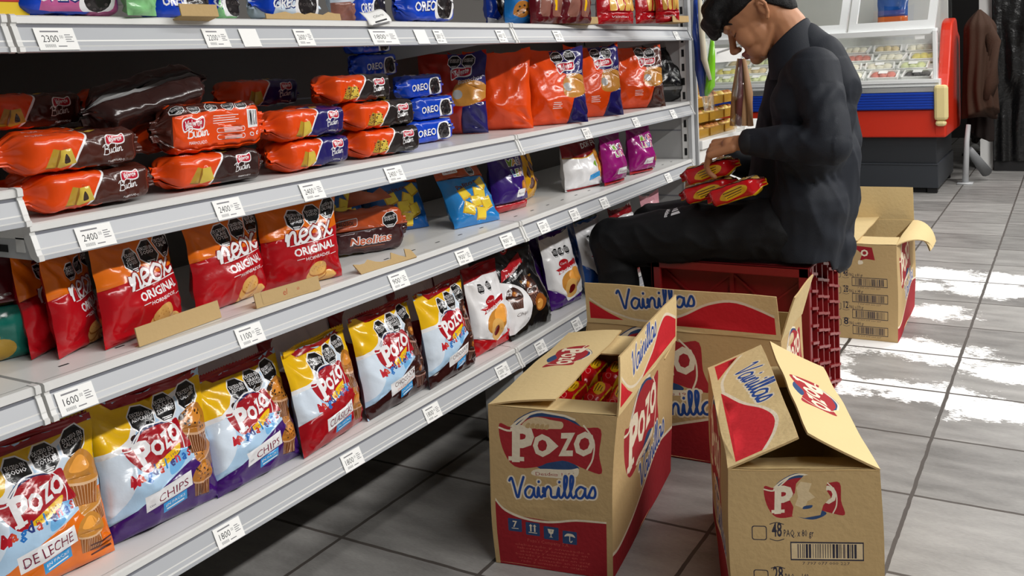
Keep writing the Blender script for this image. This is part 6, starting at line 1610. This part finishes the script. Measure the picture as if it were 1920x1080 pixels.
# glass front and sliding windows
b = MB(); b.add([(-1.9, .02, .775), (-.04, .02, .775), (-.04, .10, 1.08), (-1.9, .10, 1.08), (-1.9, .026, .775), (-.04, .026, .775), (-.04, .106, 1.08), (-1.9, .106, 1.08)], [(0, 1, 2, 3), (7, 6, 5, 4), (0, 4, 5, 1), (3, 2, 6, 7)], M_glass); b.obj('front_glass', root)
b = MB(); b.box((-.045, .02, .77), (-.02, .10, 1.10), M_frame); b.box((-1.9, .07, 1.075), (-.02, .13, 1.115), M_frame); b.obj('glass_frame', root, bevel=.004)
for i, x in enumerate((-.60, -1.18, -1.76)):
    w_ = .56; bb = MB()
    Mx = Matrix.Translation((x, .10 + .02 * (i % 2), 1.115)) @ Matrix.Rotation(R(-14), 4, 'X') @ Matrix(((1, .0, .10, 0), (0, 1, 0, 0), (0, 0, 1, 0), (0, 0, 0, 1)))
    for lo, hi in (((0, 0, 0), (w_, .03, .06)), ((0, 0, .5), (w_, .03, .56)), ((0, 0, .06), (.05, .03, .5)), ((w_ - .05, 0, .06), (w_, .03, .5))): bb.box(lo, hi, M_frame, Mx)
    wo = bb.obj('sliding_window', root)
    g = MB(); g.box((.05, .012, .06), (w_ - .05, .016, .5), M_glass, Mx); g.obj('pane', wo)
b = MB(); b.prism([(-.012, .02, .775), (-.012, .10, 1.10), (-.012, .30, 1.60), (-.012, .9, 1.60), (-.012, .9, .9)], (0, 0, 0), (.006, 0, 0), M_glass); b.obj('end_glass', root)
b = MB(); b.box((-.10, .08, 1.045), (-.16, .085, 1.07), M_tag); b.obj('price_slip', root)
lamp = ceiling_lamp('counter_lamp', (-1.35, 5.20, 1.66), 1.7, .05, 9, (1, 1, .97)); 
ch = MB(); ch.box((-1.85, .16, 1.67), (-.05, .26, 1.71), M_frame); ch.obj('lamp_housing', root)
# trays behind the glass
M_foam = mat('foam_white', (236, 236, 232), .6); fills = [mat('fill_%d' % i, c, .5, bump=(80, .3, 3)) for i, c in enumerate(((226, 214, 112), (232, 228, 206), (216, 196, 150), (60, 56, 54), (196, 110, 96), (206, 214, 160)))]
M_wrap = mat('cling_film', (245, 245, 245), .06, .5, trans=.6, alpha=.22)
spots = []
for r_, (yy, n) in enumerate(((.20, 8), (.36, 8), (.53, 7), (.70, 7))):
    for i in range(n): spots.append((r_, -.16 - .225 * i - .05 * (r_ % 2), yy))
cn = ('yellow', 'cream white', 'pale tan', 'dark', 'pinkish', 'pale green')
rr = random.Random(21)
for r_, x, yy in spots:
    z = .735 + (yy - .09) / .81 * .285 + .012
    k = rr.choice((0, 1, 1, 2, 5, 4)) if not (r_ == 0 and abs(x + .16) < .02) else 3
    t = empty('food_tray', (fx1 + x, fy0 + yy, z), (R(19.4), 0, R(rr.uniform(-8, 8)))); col = int(round((-.16 - x - .05 * (r_ % 2)) / .225))
    tag(t, 'white foam tray with %s filling, counter %s row, %s from the right' % (cn[k], ('front', 'second', 'third', 'rear')[r_], nth[col]), 'food tray', 'food trays in the deli counter')
    b = MB(); b.box((-.09, -.065, 0), (.09, .065, .006), M_foam)
    for lo, hi in (((-.1, -.072, .004), (.1, -.062, .03)), ((-.1, .062, .004), (.1, .072, .03)), ((-.1, -.072, .004), (-.088, .072, .03)), ((.088, -.072, .004), (.1, .072, .03))): b.box(lo, hi, M_foam)
    b.obj('tray', t, bevel=.003)
    b = MB()
    for q in range(3): b.ball((-.05 + .05 * q, 0, .018), .034, .055, .018 + .006 * (q % 2), fills[k], 10, 7)
    b.obj('filling', t, True)
    if r_ < 2: b = MB(); b.box((-.03, -.02, .040), (.03, .025, .042), M_tag); b.obj('sticker', t)
q = at_y(1665, 8, 5.45)
o = link('snack_bag', bag_mesh('snack_bag', plain_bag(.22, .26, ('cari_blue', (20, 84, 170)), bands=((.1, .4, 'neox_orange', (228, 112, 18)),)), .08, 91, .012), None, (q.x, 5.62, 1.12), (-R(12), 0, 0)); tag(o, 'blue and orange snack bag seen through the deli counter window', 'bag')
# the snack bag stands on a glass shelf of the counter
b = MB(); b.box((-1.88, .45, 1.108), (-.05, .86, 1.118), M_glass); b.obj('glass_shelf', root)
# ---- brown coat over the counter end
M_coat = mat('coat_brown', (66, 46, 36), .85, .2, bump=(120, .3, 4)); M_coat2 = mat('coat_dark', (34, 26, 24), .85, .2)
def cloth_hang(name, label, cat, c, w, d, ztop, zbot, m, seed, flare=.15):
    n, k = 56, 40; vs = []; fs = []
    for j in range(k + 1):
        t = j / k; z = ztop + (zbot - ztop) * t
        for i in range(n):
            a = 2 * math.pi * i / n
            f = 1 + flare * t + .17 * math.sin(a * 9 + seed + 3 * nz(t * 2, seed)) * (.25 + .7 * t) + .12 * nz(math.cos(a) * 1.5, math.sin(a) * 1.5 + t * 2, seed)
            top = math.sin(min(1, t * 5 + .05) * math.pi / 2)
            vs.append((c[0] + math.cos(a) * w * f * top, c[1] + math.sin(a) * d * f * top, z + .02 * math.sin(a * 3 + seed) * t + .05 * math.cos(a * 2 + seed) * t * t))
    for j in range(k):
        for i in range(n): fs.append((j * n + i, j * n + (i + 1) % n, (j + 1) * n + (i + 1) % n, (j + 1) * n + i))
    fs.append(tuple(range(n - 1, -1, -1))); fs.append(tuple(k * n + i for i in range(n)))
    return tag(link(name, make_mesh(name, vs, fs, [m], None, True)), label, cat)
p = at_y(1832, 60, 5.75)
coat = cloth_hang('coat', 'brown coat draped over the red end of the deli counter', 'coat', (p.x + .02, 5.72), .095, .16, 1.235, .50, M_coat, 2)
s = MB(); s.tube([(p.x + .05, 5.68, 1.16), (p.x + .11, 5.62, 1.0), (p.x + .10, 5.60, .72), (p.x + .07, 5.60, .60)], [.04, .055, .06, .045], M_coat, 14, True, .8); s.obj('sleeve', coat, True)
cloth_hang('dark_apron', 'dark apron hanging below the brown coat', 'apron', (p.x + .00, 6.02), .075, .08, .62, .30, M_coat2, 5)
# ---- things at the far right
wc = at_y(1850, 200, 6.4)
b = MB(); b.box((wc.x - .045, 6.36, 0), (wc.x + .045, 6.46, 2.9), M_wh); tag(b.obj('post'), 'slim white post behind the brown coat', 'post')
dc = at_y(1862, 100, 6.3)
root = empty('dark_rack', (dc.x, 6.3, 0)); tag(root, 'tall rack wrapped in black plastic at the right edge of the photo', 'rack')
M_blk = mat('black_plastic', (14, 14, 15), .25, .5, bump=(14, .8, 4)); M_blk2 = mat('black_frame', (20, 20, 22), .5)
b = MB(); n, k = 60, 30; vs = []; fs = []
for j in range(k + 1):
    for i in range(n + 1):
        x = i / n * 1.4; z = .08 + j / k * 2.2; vs.append((x, -.02 - .03 * nz(x * 9, z * 1.2, 5) - .02 * nz(x * 22, z * 3, 9), z))
for j in range(k):
    for i in range(n): a = j * (n + 1) + i; fs.append((a, a + 1, a + n + 2, a + n + 1))
b.add(vs, fs, M_blk); b.obj('plastic_sheet', root, True)
b = MB(); b.box((0, 0, 0), (1.4, .5, 2.3), M_blk2); b.obj('frame', root)
p = at_z(1810, 345); q = at_z(1830, 290)
b = MB(); b.tube([(p.x, p.y, .0), (p.x + .01, p.y + .02, .30), (p.x + .02, p.y + .05, .42)], [.022, .018, .016], M_steel, 10); b.tube([(p.x + .02, p.y + .05, .24), (p.x + .12, p.y + .22, .06)], [.03, .04], mat('grey_board', (120, 122, 124), .5), 10); b.box((p.x - .05, p.y - .05, 0), (p.x + .05, p.y + .05, .012), M_steel); tag(b.obj('metal_stand', None, True), 'grey metal stand on the floor beside the deli counter', 'stand')
q0, q1 = at_z(1828, 292), at_z(1890, 297)
root = empty('floor_squeegee', (q0.x, q0.y, 0)); tag(root, 'white and black floor squeegee lying on the tiles by the counter', 'squeegee')
b = MB(); L_ = (q1 - q0); b.tube([V((0, 0, .055)), V((L_.x, L_.y, .045))], [.020, .018], M_wh, 12); b.ball((0, 0, .065), .04, .04, .04, M_wh); b.obj('handle', root, True)
b = MB(); b.box((-.10, -.05, .0), (.26, .02, .022), mat('rubber_black', (24, 24, 26), .6)); b.obj('rubber_head', root, bevel=.004)
